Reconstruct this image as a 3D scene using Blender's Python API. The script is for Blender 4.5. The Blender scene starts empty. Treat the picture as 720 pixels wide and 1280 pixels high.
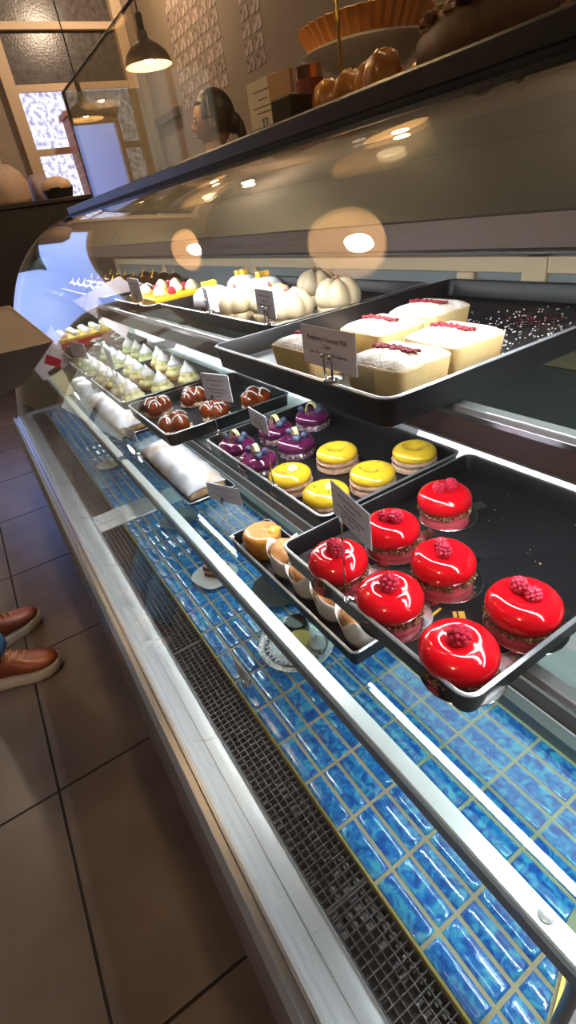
import bpy, bmesh, math, random
from mathutils import Vector, Matrix
random.seed(7)
PI = math.pi
C = bpy.context.scene.collection
EYE = 1.25            # eye height above the floor; Zs below are given relative to it
def Z(z): return z + EYE
# ------------------------------------------------------------------ materials
MATS = {}
def mat(name, col=(.8,.8,.8), rough=.5, metal=0, coat=0, spec=.5, noise=None, bump=0, bscale=60, sss=0, emit=None, estr=0, trans=0, ior=1.45, coatr=.03):
    """noise = (second colour, scale, lo, hi)"""
    if name in MATS: return MATS[name]
    m = bpy.data.materials.new(name); m.use_nodes = True; nt = m.node_tree; N = nt.nodes; L = nt.links
    b = N['Principled BSDF']
    b.inputs['Base Color'].default_value = (*col, 1); b.inputs['Roughness'].default_value = rough
    b.inputs['Metallic'].default_value = metal; b.inputs['Coat Weight'].default_value = coat
    b.inputs['Coat Roughness'].default_value = coatr
    b.inputs['Specular IOR Level'].default_value = spec; b.inputs['IOR'].default_value = ior
    b.inputs['Transmission Weight'].default_value = trans
    if sss:
        b.inputs['Subsurface Weight'].default_value = sss; b.inputs['Subsurface Radius'].default_value = (.01,.006,.004)
        b.inputs['Subsurface Scale'].default_value = .5
    if emit:
        b.inputs['Emission Color'].default_value = (*emit, 1); b.inputs['Emission Strength'].default_value = estr
    tc = N.new('ShaderNodeTexCoord')
    if noise:
        c2, sc, lo, hi = noise
        n = N.new('ShaderNodeTexNoise'); n.inputs['Scale'].default_value = sc; n.inputs['Detail'].default_value = 4
        r = N.new('ShaderNodeValToRGB'); r.color_ramp.elements[0].position = lo; r.color_ramp.elements[1].position = hi
        r.color_ramp.elements[0].color = (*col, 1); r.color_ramp.elements[1].color = (*c2, 1)
        L.new(tc.outputs['Object'], n.inputs['Vector']); L.new(n.outputs['Fac'], r.inputs['Fac']); L.new(r.outputs['Color'], b.inputs['Base Color'])
    if bump:
        n = N.new('ShaderNodeTexNoise'); n.inputs['Scale'].default_value = bscale; n.inputs['Detail'].default_value = 3
        bp = N.new('ShaderNodeBump'); bp.inputs['Strength'].default_value = bump; bp.inputs['Distance'].default_value = .002
        L.new(tc.outputs['Object'], n.inputs['Vector']); L.new(n.outputs['Fac'], bp.inputs['Height']); L.new(bp.outputs['Normal'], b.inputs['Normal'])
    MATS[name] = m; return m
def glass_mat(name, tint=(1,1,1), f0=.045, haze=0, hazecol=(1,1,1), rough=.0):
    m = bpy.data.materials.new(name); m.use_nodes = True; nt = m.node_tree; N = nt.nodes; L = nt.links
    N.remove(N['Principled BSDF']); out = N['Material Output']
    tr = N.new('ShaderNodeBsdfTransparent'); tr.inputs['Color'].default_value = (*tint, 1)
    gl = N.new('ShaderNodeBsdfGlossy'); gl.inputs['Roughness'].default_value = rough
    g = N.new('ShaderNodeNewGeometry'); d = N.new('ShaderNodeVectorMath'); d.operation = 'DOT_PRODUCT'
    L.new(g.outputs['Normal'], d.inputs[0]); L.new(g.outputs['Incoming'], d.inputs[1])
    def mth(op, a, b=None):
        x = N.new('ShaderNodeMath'); x.operation = op
        for i, v in enumerate((a, b)):
            if v is None: continue
            if isinstance(v, (int, float)): x.inputs[i].default_value = v
            else: L.new(v, x.inputs[i])
        return x.outputs[0]
    c = mth('ABSOLUTE', d.outputs['Value']); p = mth('POWER', mth('SUBTRACT', 1, c), 5)
    f = mth('ADD', mth('MULTIPLY', p, 1 - f0), f0)
    mx = N.new('ShaderNodeMixShader'); L.new(f, mx.inputs[0])
    base = tr.outputs[0]
    if haze:
        df = N.new('ShaderNodeBsdfDiffuse'); df.inputs['Color'].default_value = (*hazecol, 1)
        m2 = N.new('ShaderNodeMixShader'); m2.inputs[0].default_value = haze
        L.new(tr.outputs[0], m2.inputs[1]); L.new(df.outputs[0], m2.inputs[2]); base = m2.outputs[0]
    L.new(base, mx.inputs[1]); L.new(gl.outputs[0], mx.inputs[2]); L.new(mx.outputs[0], out.inputs['Surface'])
    MATS[name] = m; return m
def emis(name, col, s):
    m = bpy.data.materials.new(name); m.use_nodes = True; N = m.node_tree.nodes; N.remove(N['Principled BSDF'])
    e = N.new('ShaderNodeEmission'); e.inputs['Color'].default_value = (*col, 1); e.inputs['Strength'].default_value = s
    m.node_tree.links.new(e.outputs[0], N['Material Output'].inputs['Surface']); MATS[name] = m; return m

STEEL = mat('brushed_steel', (.74,.79,.83), .36, .7, noise=((.66,.71,.75), 6, .3, .7))
STEELD = mat('dark_steel', (.16,.155,.16), .38, .7)
TAUPE = mat('taupe_metal', (.23,.205,.21), .42, .5)
ALU = mat('pale_aluminium', (.72,.82,.82), .3, .35)
BLACKTRAY = mat('black_tray', (.010,.010,.012), .38, 0, spec=.38)
RIM = mat('worn_tray_rim', (.35,.35,.37), .3, .6)
BLACK = mat('matt_black', (.012,.011,.011), .55)
COUNTER = mat('black_stone', (.012,.010,.009), .35)
GLASS = glass_mat('case_glass', (.955,.975,.97), .05)
SHELFG = glass_mat('shelf_glass', (.88,.96,.94), .04)
CLEAR = glass_mat('sneeze_glass', (.90,.88,.82), .03)
REFLHAZE = glass_mat('reflection_haze', (.75,.74,.66), .12, .30, (.72,.68,.55), .02)  # diffuse haze puts a pale reflection into the pane's colour
LED = emis('led_strip', (.95,.97,1), 22)
GOLD = mat('brass_trim', (.62,.45,.12), .3, .8)
GROUT = mat('cream_grout', (.55,.50,.33), .7)
SILVER = mat('silver_board', (.86,.86,.88), .18, 1.0)
WHITEP = mat('white_porcelain', (.85,.86,.87), .15, 0, coat=.5)
CREAMW = mat('cream_paint', (.56,.42,.27), .55)
CARD = mat('white_card', (.62,.60,.70), .5)
INK = mat('grey_ink', (.12,.11,.16), .6)
CHROME = mat('chrome_wire', (.75,.75,.76), .15, 1.0)

# ------------------------------------------------------------------ mesh helpers
def nb(): return bmesh.new()
def box(bm, x0,x1,y0,y1,z0,z1, M=None):
    vs = [bm.verts.new(Vector(p)) for p in ((x0,y0,z0),(x1,y0,z0),(x1,y1,z0),(x0,y1,z0),(x0,y0,z1),(x1,y0,z1),(x1,y1,z1),(x0,y1,z1))]
    if M is not None:
        for v in vs: v.co = M @ v.co
    for f in ((0,3,2,1),(4,5,6,7),(0,1,5,4),(1,2,6,5),(2,3,7,6),(3,0,4,7)): bm.faces.new([vs[i] for i in f])
    return bm
def prism(bm, pts, y0, y1, cap=True):
    """closed outline pts (x,z) extruded along y"""
    a = [bm.verts.new((x,y0,z)) for x,z in pts]; b = [bm.verts.new((x,y1,z)) for x,z in pts]; n = len(pts)
    for i in range(n): bm.faces.new((a[i],a[(i+1)%n],b[(i+1)%n],b[i]))
    if cap: bm.faces.new(list(reversed(a))); bm.faces.new(b)
    return bm
def lathe(bm, prof, seg=32, c=(0,0,0), fn=None, sx=1, sy=1):
    """prof = (r,z) bottom to top; fn(angle, r, z) -> (r, z)"""
    rings = []
    for r, z in prof:
        if r < 1e-6:
            rr, zz = (r, z) if fn is None else fn(0, r, z)
            rings.append([bm.verts.new((c[0], c[1], c[2]+zz))]); continue
        ring = []
        for i in range(seg):
            a = 2*PI*i/seg; rr, zz = (r, z) if fn is None else fn(a, r, z)
            ring.append(bm.verts.new((c[0]+rr*math.cos(a)*sx, c[1]+rr*math.sin(a)*sy, c[2]+zz)))
        rings.append(ring)
    for A, B in zip(rings[:-1], rings[1:]):
        if len(A) == 1 and len(B) == 1: continue
        for i in range(seg):
            j = (i+1) % seg
            if len(A) == 1: bm.faces.new((A[0], B[j], B[i]))
            elif len(B) == 1: bm.faces.new((A[i], A[j], B[0]))
            else: bm.faces.new((A[i], A[j], B[j], B[i]))
    return bm
def tube(bm, pts, r, seg=8):
    pts = [Vector(p) for p in pts]; rings = []
    for i, p in enumerate(pts):
        d = (pts[min(i+1,len(pts)-1)] - pts[max(i-1,0)]).normalized()
        u = d.orthogonal().normalized() if i == 0 else (u - d*u.dot(d)).normalized()
        v = d.cross(u); rad = r[i] if isinstance(r, (list, tuple)) else r
        rings.append([bm.verts.new(p + (u*math.cos(2*PI*k/seg) + v*math.sin(2*PI*k/seg))*rad) for k in range(seg)])
    for A, B in zip(rings[:-1], rings[1:]):
        for k in range(seg): bm.faces.new((A[k], A[(k+1)%seg], B[(k+1)%seg], B[k]))
    bm.faces.new(list(reversed(rings[0]))); bm.faces.new(rings[-1]); return bm
def ball(bm, c, r, sub=2, sc=(1,1,1), jit=0, M=None):
    mtx = Matrix.Translation(Vector(c)) @ (M or Matrix()) @ Matrix.Diagonal((r*sc[0], r*sc[1], r*sc[2], 1))
    g = bmesh.ops.create_icosphere(bm, subdivisions=sub, radius=1, matrix=mtx)
    if jit:
        for v in g['verts']: v.co += Vector((random.uniform(-1,1),random.uniform(-1,1),random.uniform(-1,1)))*jit
    return bm
def obj(name, bm, m, parent=None, loc=(0,0,0), rz=0, smooth=True, bevel=0, sub=0, angle=40):
    bmesh.ops.recalc_face_normals(bm, faces=bm.faces)
    me = bpy.data.meshes.new(name); bm.to_mesh(me); bm.free()
    for mm in (m if isinstance(m, (list, tuple)) else [m]): me.materials.append(mm)
    if smooth:
        me.shade_smooth()
        try: me.set_sharp_from_angle(angle=math.radians(angle))
        except Exception: pass
    o = bpy.data.objects.new(name, me); C.objects.link(o); o.location = loc; o.rotation_euler = (0,0,rz)
    if parent: o.parent = parent
    if bevel:
        b = o.modifiers.new('bevel', 'BEVEL'); b.width = bevel; b.segments = 2; b.limit_method = 'ANGLE'; b.angle_limit = math.radians(35)
    if sub:
        s = o.modifiers.new('subdivision', 'SUBSURF'); s.levels = sub; s.render_levels = sub
    return o
def tag(o, label, cat, group=None, kind=None):
    o['label'] = label; o['category'] = cat
    if group: o['group'] = group
    if kind: o['kind'] = kind
    return o
def thing(name, label, cat, loc=(0,0,0), rz=0, group=None):
    o = bpy.data.objects.new(name, None); C.objects.link(o); o.location = loc; o.rotation_euler = (0,0,rz)
    o.empty_display_size = .02
    return tag(o, label, cat, group)
def struct(name, bm, m, smooth=False, **k):
    o = obj(name, bm, m, smooth=smooth, **k); o['kind'] = 'structure'; return o
def dup(root, loc, rz, label=None, scale=None):
    r = root.copy(); C.objects.link(r); r.location = loc; r.rotation_euler = (0,0,rz)
    if label: r['label'] = label
    if scale: r.scale = (scale,)*3
    for ch in list(root.children):
        c = ch.copy(); C.objects.link(c); c.parent = r
        for g in list(ch.children):
            d = g.copy(); C.objects.link(d); d.parent = c
    return r
def spread(make, places, scale=None):
    """first place moves the prototype itself, the rest are copies"""
    root = None
    for i, (x, y, z, rz, label) in enumerate(places):
        if i == 0:
            root = make(); root.location = (x,y,Z(z)); root.rotation_euler = (0,0,rz); root['label'] = label
        else: dup(root, (x,y,Z(z)), rz, label)
    return root
def crspline(P, n=8):
    P = [Vector(p) for p in P]; P = [2*P[0]-P[1]] + P + [2*P[-1]-P[-2]]; o = []
    for i in range(1, len(P)-2):
        for k in range(n):
            t = k/n; a,b,c,d = P[i-1:i+3]
            o.append(.5*((2*b)+(c-a)*t+(2*a-5*b+4*c-d)*t*t+(3*b-a-3*c+d)*t**3))
    o.append(P[-2]); return o

# ------------------------------------------------------------------ camera
cam = bpy.data.cameras.new('camera'); co = bpy.data.objects.new('camera', cam); C.objects.link(co)
bpy.context.scene.camera = co
R = Matrix(((0.83659,0.38370,-0.39100),(-0.52986,0.38300,-0.75700),(-0.14000,0.84000,0.52400)))
vx = Vector((1690-360, -(30-640), -621.61)).normalized(); vy = Vector((-75-360, -(325-640), -621.61)).normalized()
vz = vx.cross(vy).normalized(); vx = vy.cross(vz).normalized()
Mr = Matrix((vx, vy, vz)).to_4x4()
co.matrix_world = Matrix.Translation((0,0,EYE)) @ Mr
cam.sensor_fit = 'VERTICAL'; cam.sensor_height = 24; cam.lens = 621.61/1280*24; cam.clip_start = .01

# ------------------------------------------------------------------ the room
floor_m = mat('floor_stone', (.150,.122,.108), .30, noise=((.105,.085,.076), 5, .35, .7), bump=.12, bscale=180, spec=.5)
joint_m = mat('floor_joint', (.018,.015,.014), .8)
wall_m = mat('wall_plaster', (.34,.27,.20), .8, noise=((.30,.235,.17), 2, .3, .7))
bm = nb(); box(bm, -3.2, 2.35, -2.5, 6.0, -.1, -.006); struct('trim_1', bm, joint_m)
bm = nb(); S = .6; J = .0035
for i in range(-5, 5):
    for k in range(-5, 11):
        x0 = -.2815 + i*S; y0 = .4545 + k*S
        xa, xb, ya, yb = max(x0,-3.2)+J, min(x0+S,2.35)-J, max(y0,-2.5)+J, min(y0+S,6)-J
        if xb-xa > .02 and yb-ya > .02: box(bm, xa, xb, ya, yb, -.02, 0)
struct('floor', bm, floor_m)
bm = nb(); box(bm, -3.3, 2.45, -2.6, 6.1, 3.45, 3.55); struct('ceiling', bm, mat('ceiling_paint', (.32,.31,.30), .9))
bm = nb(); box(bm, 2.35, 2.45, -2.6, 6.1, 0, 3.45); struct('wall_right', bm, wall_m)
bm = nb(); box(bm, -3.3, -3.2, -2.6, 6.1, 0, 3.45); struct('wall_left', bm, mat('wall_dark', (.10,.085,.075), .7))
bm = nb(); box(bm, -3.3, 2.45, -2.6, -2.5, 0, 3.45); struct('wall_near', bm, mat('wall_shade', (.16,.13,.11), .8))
# far wall with two openings: street door x -1.7..-.03, window x 1.03..2.2
bm = nb()
for x0,x1,z0,z1 in ((-3.3,-1.75,0,3.45),(-1.75,-.80,2.6,3.45),(-.80,-.62,0,3.45),(-.62,.80,0,Z(-.42)),(-.62,.80,Z(.92),3.45),(.80,1.03,0,3.45),(1.03,2.24,0,1.45),(1.03,2.24,3.3,3.45),(2.24,2.35,0,3.45)):
    box(bm, x0,x1,6.0,6.12,z0,z1)
struct('wall_far', bm, wall_m)
frost_hi = mat('obscure_glass_dark', (.055,.045,.038), .25, noise=((.11,.10,.09), 22, .35, .7), bump=.6, bscale=60)
def lit_frost(name, ca, cb, s, scale):
    m = bpy.data.materials.new(name); m.use_nodes = True; N = m.node_tree.nodes; L = m.node_tree.links; N.remove(N['Principled BSDF'])
    e = N.new('ShaderNodeEmission'); e.inputs['Strength'].default_value = s
    n = N.new('ShaderNodeTexNoise'); n.inputs['Scale'].default_value = scale; r = N.new('ShaderNodeValToRGB')
    r.color_ramp.elements[0].color = (*ca,1); r.color_ramp.elements[1].color = (*cb,1); r.color_ramp.elements[0].position=.38; r.color_ramp.elements[1].position=.62
    t = N.new('ShaderNodeTexCoord'); L.new(t.outputs['Object'], n.inputs['Vector']); L.new(n.outputs['Fac'], r.inputs['Fac'])
    L.new(r.outputs['Color'], e.inputs['Color']); L.new(e.outputs[0], N['Material Output'].inputs['Surface']); return m
frost_lo = lit_frost('daylit_obscure_glass', (.30,.30,.46), (.95,.88,1.0), 1.15, 26)
bm = nb(); zb = Z(1.16)
for x0,x1 in ((1.03,1.13),(2.14,2.24)): box(bm, x0,x1,5.93,6.06,1.45,3.3)
for z in (1.45, Z(.70), zb, Z(1.57), 3.24): box(bm, 1.13,2.14,5.95,6.05,z-.025,z+.025)
wf = struct('window_1', bm, CREAMW)
bm = nb(); box(bm, 1.13,2.14,6.0,6.01,zb,3.24); g = obj('upper_pane', bm, frost_hi, wf, smooth=False)
bm = nb(); box(bm, 1.13,2.14,6.0,6.01,1.45,zb); g = obj('lower_pane', bm, frost_lo, wf, smooth=False); g['label'] = 'bright daylit obscure glass'
bm = nb()
for x0,x1 in ((-1.75,-1.68),(-1.27,-1.21),(-.87,-.80)): box(bm, x0,x1,5.95,6.05,0,2.6)
for z0,z1 in ((0,.22),(2.52,2.6)): box(bm, -1.68,-.87,5.955,6.045,z0,z1)
df = struct('door_1', bm, CREAMW)
bm = nb(); box(bm, -1.68,-.87,6.0,6.01,.22,2.52); obj('door_pane', bm, lit_frost('street_daylight_glass', (.62,.56,.44), (.78,.72,.58), .55, 2.2), df, smooth=False)
bm = nb()
for x0,x1 in ((-.62,-.58),(.76,.80)): box(bm, x0,x1,5.95,6.05,Z(-.42),Z(.92))
for z in (-.40,.90): box(bm, -.58,.76,5.955,6.045,Z(z)-.02,Z(z)+.02)
wf2 = struct('window_2', bm, CREAMW)
bm = nb(); box(bm, -.58,.76,6.0,6.01,Z(-.40),Z(.90)); obj('window_pane', bm, lit_frost('blue_sky_glass', (.30,.42,1.0), (.42,.54,1.0), 1.5, 1.0), wf2, smooth=False)
bm = nb(); box(bm, 2.30,2.35,5.3,5.9,Z(.80),Z(.86)); box(bm, 2.30, 2.35, 5.3, 5.9, Z(.42), Z(.46)); struct('trim_2', bm, mat('brown_rail', (.12,.08,.05), .6))
# brick pillar in front of the window
brick = bpy.data.materials.new('red_brick'); brick.use_nodes = True; N = brick.node_tree.nodes; L = brick.node_tree.links
bt = N.new('ShaderNodeTexBrick'); bt.inputs['Color1'].default_value=(.50,.17,.06,1); bt.inputs['Color2'].default_value=(.40,.13,.05,1); bt.inputs['Mortar'].default_value=(.55,.30,.17,1)
bt.inputs['Scale'].default_value = 1; bt.inputs['Brick Width'].default_value=.24; bt.inputs['Row Height'].default_value=.075; bt.inputs['Mortar Size'].default_value=.006
t = N.new('ShaderNodeTexCoord'); mp = N.new('ShaderNodeMapping'); mp.inputs['Rotation'].default_value=(PI/2,0,0)
L.new(t.outputs['Object'], mp.inputs['Vector']); L.new(mp.outputs['Vector'], bt.inputs['Vector']); L.new(bt.outputs['Color'], N['Principled BSDF'].inputs['Base Color'])
bm = nb(); box(bm, -.2,.24,-.12,.12,0,Z(.93)-.04); box(bm, -.22,.26,-.14,.14,Z(.93)-.04,Z(.93))
tag(obj('brick_pillar', bm, brick, None, (1.60,5.7,0), smooth=False, bevel=.004), 'orange brick pillar standing in front of the bright obscure window', 'pillar')

# ------------------------------------------------------------------ display cases
PROF = [(.030,-.80),(.060,-.70),(.097,-.58),(.145,-.45),(.195,-.33),(.245,-.22),(.305,-.12),(.385,-.035),(.48,.035),(.57,.075),(.65,.10)]
PC = [Vector((p.x, p.y)) for p in crspline([(x,z,0) for x,z in PROF], 8)]
def curve_outline(th, inset=0):
    a, b = [], []
    for i, p in enumerate(PC):
        d = (PC[min(i+1,len(PC)-1)] - PC[max(i-1,0)]).normalized(); n = Vector((d.y, -d.x))   # towards inside
        a.append(p + n*inset); b.append(p + n*(inset+th))
    return [(p.x, Z(p.y)) for p in a] + [(p.x, Z(p.y)) for p in reversed(b)]
tile_m = bpy.data.materials.new('blue_glazed_tile'); tile_m.use_nodes = True; N = tile_m.node_tree.nodes; L = tile_m.node_tree.links
b = N['Principled BSDF']; b.inputs['Roughness'].default_value=.12; b.inputs['Coat Weight'].default_value=.8; b.inputs['Coat Roughness'].default_value=.04
t = N.new('ShaderNodeTexCoord'); n1 = N.new('ShaderNodeTexNoise'); n1.inputs['Scale'].default_value=62; n1.inputs['Detail'].default_value=5; n1.inputs['Distortion'].default_value=1.2
r1 = N.new('ShaderNodeValToRGB'); cr = r1.color_ramp
cr.elements[0].position=.36; cr.elements[0].color=(.018,.12,.55,1); cr.elements[1].position=.64; cr.elements[1].color=(.10,.55,.88,1)
e = cr.elements.new(.5); e.color=(.03,.26,.80,1)
L.new(t.outputs['Object'], n1.inputs['Vector']); L.new(n1.outputs['Fac'], r1.inputs['Fac']); L.new(r1.outputs['Color'], b.inputs['Base Color'])
grille_m = mat('grille_plastic', (.085,.080,.088), .35)
def make_case(y0, y1, label, near):
    L0 = y1-y0
    root = thing('display_case', label, 'display case', (.3, (y0+y1)/2, 0))
    ox, oy = .3, (y0+y1)/2
    def P(name, bm, m, **k):
        bmesh.ops.translate(bm, verts=bm.verts, vec=(-ox,-oy,0)); return obj(name, bm, m, root, **k)
    # body below the deck
    bm = nb(); box(bm, .05,.84,y0,y1,.02,Z(-.90)); P('base_cabinet', bm, STEELD, smooth=False, bevel=.004)
    bm = nb(); box(bm, .03,.84,y0,y1,Z(-.90),Z(-.835)); P('deck_pan', bm, STEELD, smooth=False)
    # front: bumper, grooved outer rail, bright ledge
    bm = nb(); pts = [(.012+.026*math.cos(a), Z(-.852)+.030*math.sin(a)) for a in [PI/2+PI*i/14 for i in range(15)]]
    pts += [(.03,Z(-.882)),(.03,Z(-.822))]; prism(bm, pts, y0, y1); P('bumper_rail', bm, mat('violet_grey_bumper', (.26,.24,.26), .25, .6), angle=60)
    bm = nb(); prism(bm, [(-.006,Z(-.826)),(.002,Z(-.806)),(.012,Z(-.802)),(.014,Z(-.812)),(.024,Z(-.812)),(.026,Z(-.801)),(.03,Z(-.801)),(.03,Z(-.84)),(-.004,Z(-.84))], y0, y1)
    P('glass_channel', bm, mat('satin_grey_rail', (.33,.34,.36), .3, .7), smooth=False)
    bm = nb(); box(bm, .030,.0640,y0,y1,Z(-.84),Z(-.800)); box(bm, .0658,.0905,y0,y1,Z(-.84),Z(-.800)); box(bm, .06,.07,y0,y1,Z(-.84),Z(-.8030))
    prism(bm, [(.0905,Z(-.84)),(.0905,Z(-.797)),(.0925,Z(-.796)),(.0945,Z(-.798)),(.0945,Z(-.84))], y0, y1)
    P('steel_ledge', bm, STEEL, smooth=False)
    ya, yb = y0+(.0 if near else .07), y1-.05
    # end plates of the deck
    for ea, eb in (((yb,y1),) if near else ((yb,y1),(y0,ya))):
        bm = nb(); box(bm, .0945,.53,ea,eb,Z(-.84),Z(-.798)); P('deck_end_plate', bm, STEEL, smooth=False, bevel=.002)
    # egg-crate grille in lengths
    seg = [y0+.005, .268, .84, yb] if near else [ya, 2.3, yb]
    for a, c in zip(seg[:-1], seg[1:]):
        bm = nb(); a += .0015; c -= .0015; nx = 6
        for i in range(nx+1):
            x = .0965 + (.1645-.0965)*i/nx; box(bm, x-.0007,x+.0007,a,c,Z(-.812),Z(-.801))
        ny = int((c-a)/.0113)
        for k in range(ny+1):
            y = a + (c-a)*k/ny; w = .0022 if k in (0,ny) else .0007
            box(bm, .0965,.1645,y-w,y+w,Z(-.812),Z(-.8005))
        P('air_grille', bm, grille_m, smooth=False)
    bm = nb()   # pale squares set at random, seen through the grille
    k = 0; y = ya if not near else y0
    while y < yb-.02:
        for i in range(4):
            x = .1005+.0165*i
            if random.random() < (.35,.15,.75,.95)[i]: box(bm, x, x+.009, y, y+.0075, Z(-.8175), Z(-.815))
        y += .0125
    P('grille_squares', bm, mat('pale_square', (.92,.90,.95), .5, .0), smooth=False)['kind'] = 'stuff'
    bm = nb(); box(bm, .0945,.168,ya,yb,Z(-.835),Z(-.829)); P('grille_underplate', bm, BLACK, smooth=False)  # plain black plate under the grille for its dark holes
    # brass trim, grout bed, glazed tiles
    bm = nb(); ty0 = .02 if near else ya
    prism(bm, [(.165,Z(-.83)),(.165,Z(-.798)),(.1665,Z(-.796)),(.169,Z(-.797)),(.169,Z(-.83))], ty0, yb)
    if near:
        M = Matrix.Translation((.297,.066,0)) @ Matrix.Rotation(math.atan2(-.046,-.128)+PI, 4, 'Z')
        box(bm, -.14,0,-.004,0,Z(-.83),Z(-.796), M)
    P('brass_trim', bm, GOLD, smooth=False)
    def cut(x, y): return (not near) or y > .066 + (x-.297)*.36
    bm = nb(); px, py, g = .03255, .0857, .0048
    if near:
        pts = [(.169,.020),(.297,.066),(.53,.066),(.53,yb),(.169,yb)]
        a = [bm.verts.new((x,y,Z(-.8022))) for x,y in pts]; c = [bm.verts.new((x,y,Z(-.83))) for x,y in pts]
        bm.faces.new(a); bm.faces.new(list(reversed(c)))
        for i in range(5): bm.faces.new((a[i],c[i],c[(i+1)%5],a[(i+1)%5]))
    else: box(bm, .169,.53,ya,yb,Z(-.83),Z(-.8022))
    P('grout_bed', bm, GROUT, smooth=False)
    bm = nb(); k0 = int(ty0/py)-1; k1 = int(yb/py)+1
    def tile(xa, xb, yA, yB):
        # pillowed tile: flat middle, rounded shoulders
        if yB-yA < .008: return
        ins = [(0,-.8035),(.0004,-.8014),(.0015,-.8001),(.0035,-.7994),(.0075,-.7990)]; prev = None
        for d, z in ins:
            q = []
            for cxn, cyn in ((0,0),(1,0),(1,1),(0,1)):
                x = xb-d if cxn else xa+d; yy = yB-d if cyn else yA+d
                if near and cyn == 0 and not cut(x, yy-.002): yy = min(.066+(x-.297)*.36+.004+d, yB-d)
                q.append(bm.verts.new((x,yy,Z(z))))
            if prev:
                for i in range(4): bm.faces.new((prev[i],prev[(i+1)%4],q[(i+1)%4],q[i]))
            prev = q
        bm.faces.new(prev)
    for i in range(11):
        xa = .169+px*i+g/2; xb = .169+px*(i+1)-g/2
        for k in range(k0, k1):
            yA = k*py+g/2; yB = (k+1)*py-g/2
            yA = max(yA, ty0+.002 if not near else -1); yB = min(yB, yb-.002)
            if near and (yB < .02 or (i > 3 and yB < .07)): continue
            if near and not cut(xb, yB-.015): continue
            if near and i > 3: yA = max(yA, .070)
            if yB-yA > .008: tile(xa, xb, yA, yB)
    P('blue_tiles', bm, tile_m, angle=70)
    if near:
        bm = nb(); a = [(.169,.016),(.297,.062),(.53,.062),(.53,y0),(.169,y0)]
        A = [bm.verts.new((x,y,Z(-.806))) for x,y in a]; bm.faces.new(A); B_ = [bm.verts.new((x,y,Z(-.83))) for x,y in a]; bm.faces.new(list(reversed(B_)))
        for i in range(5): bm.faces.new((A[i],B_[i],B_[(i+1)%5],A[(i+1)%5]))
        P('corner_plate', bm, TAUPE, smooth=False)
    # riser behind the tiles and rear wall with sliding doors
    bm = nb(); prism(bm, [(.53,Z(-.83)),(.53,Z(-.775)),(.56,Z(-.755)),(.80,Z(-.755)),(.80,Z(-.83))], y0, y1); P('rear_riser', bm, TAUPE, smooth=False)
    bm = nb(); box(bm, .80,.82,y0,y1,Z(-.90),Z(-.30)); P('rear_panel', bm, mat('rear_panel_grey', (.10,.105,.105), .35, .2), smooth=False)
    bm = nb()
    for z0,z1 in ((-.30,-.27),(-.155,-.13)): box(bm, .805,.83,y0,y1,Z(z0),Z(z1))
    n = 2 if near else 2
    for i in range(n+1):
        y = y0+.02+(L0-.04)*i/n; box(bm, .803,.832,y-.02,y+.02,Z(-.27),Z(-.155))
    if near: box(bm, .803,.832,.53,.575,Z(-.27),Z(-.13))
    P('rear_door_frame', bm, mat('cream_door_frame', (.50,.38,.24), .5), smooth=False, bevel=.002)
    bm = nb(); box(bm, .812,.818,y0,y1,Z(-.27),Z(-.155)); P('rear_door_glass', bm, mat('sliding_door_pane', (.20,.22,.23), .12), smooth=False)
    # shelves: glass, front rail, led strip
    def shelf(z, x0, x1, rail, ny0, ny1, rh, rx, m, name):
        bm = nb(); box(bm, x0,x1,ny0,ny1,Z(z-.007),Z(z)); s = P(name+'_shelf', bm, SHELFG, smooth=False, bevel=.001)
        bm = nb()
        if rail == 'bar':
            prism(bm, [(rx,Z(z-.010)),(rx,Z(z+.001)),(rx+.002,Z(z+.003)),(rx+.023,Z(z+.003)),(rx+.023,Z(z-.0075)),(rx+.004,Z(z-.0075))], ny0, ny1)
            P('pale_front_bar', bm, ALU, smooth=False)
            bm = nb(); prism(bm, [(rx+.001,Z(z-.036)),(rx+.001,Z(z-.010)),(rx+.005,Z(z-.0078)),(rx+.007,Z(z-.036))], ny0, ny1); P('dark_front_strip', bm, TAUPE, smooth=False)
            bm = nb(); box(bm, rx+.0005,rx+.002,ny0,ny1,Z(z-.0125),Z(z-.0105)); P('bright_edge', bm, CHROME, smooth=False)
        else:
            prism(bm, [(rx,Z(z-rh)),(rx,Z(z-.006)),(rx+.004,Z(z-.0008)),(rx+.02,Z(z-.0008)),(rx+.02,Z(z-rh+.004)),(rx+.012,Z(z-rh))], ny0, ny1)
            P('shelf_rail', bm, m, smooth=False)
            bm = nb(); box(bm, rx-.0015,rx,ny0,ny1,Z(z-rh),Z(z-rh+.003)); box(bm, rx-.0015,rx,ny0,ny1,Z(z-.010),Z(z-.0045)); P('bright_edge', bm, CHROME, smooth=False)
            if name == 'upper': bm = nb(); box(bm, rx+.0125,rx+.0185,ny0+.02,ny1-.02,Z(z-rh+.0005),Z(z-rh+.003)); P('led_strip', bm, LED, smooth=False)
        # brackets at both ends and the middle
        for y in ((ny0+ny1)/2, ny1-.012):
            bm = nb(); prism(bm, [(max(x0+.06,.45),Z(z-.0072)),(.80,Z(z-.0072)),(.80,Z(z-.05)),(.74,Z(z-.05))], y-.002, y+.002); P('shelf_bracket', bm, STEELD, smooth=False)
        return s
    ny0, ny1 = (.03, y1-.01) if near else (y0+.03, y1-.03)
    shelf(-.615, .240, .56, 'bar', ny0, ny1, 0, .232, None, 'lower')
    shelf(-.447, .352, .66, 'rail', y0 if not near else .03, y1, .036, .345, TAUPE, 'middle')
    shelf(-.203, .395, .78, 'rail', y0 if not near else .03, y1, .040, .390, TAUPE, 'upper')
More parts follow.
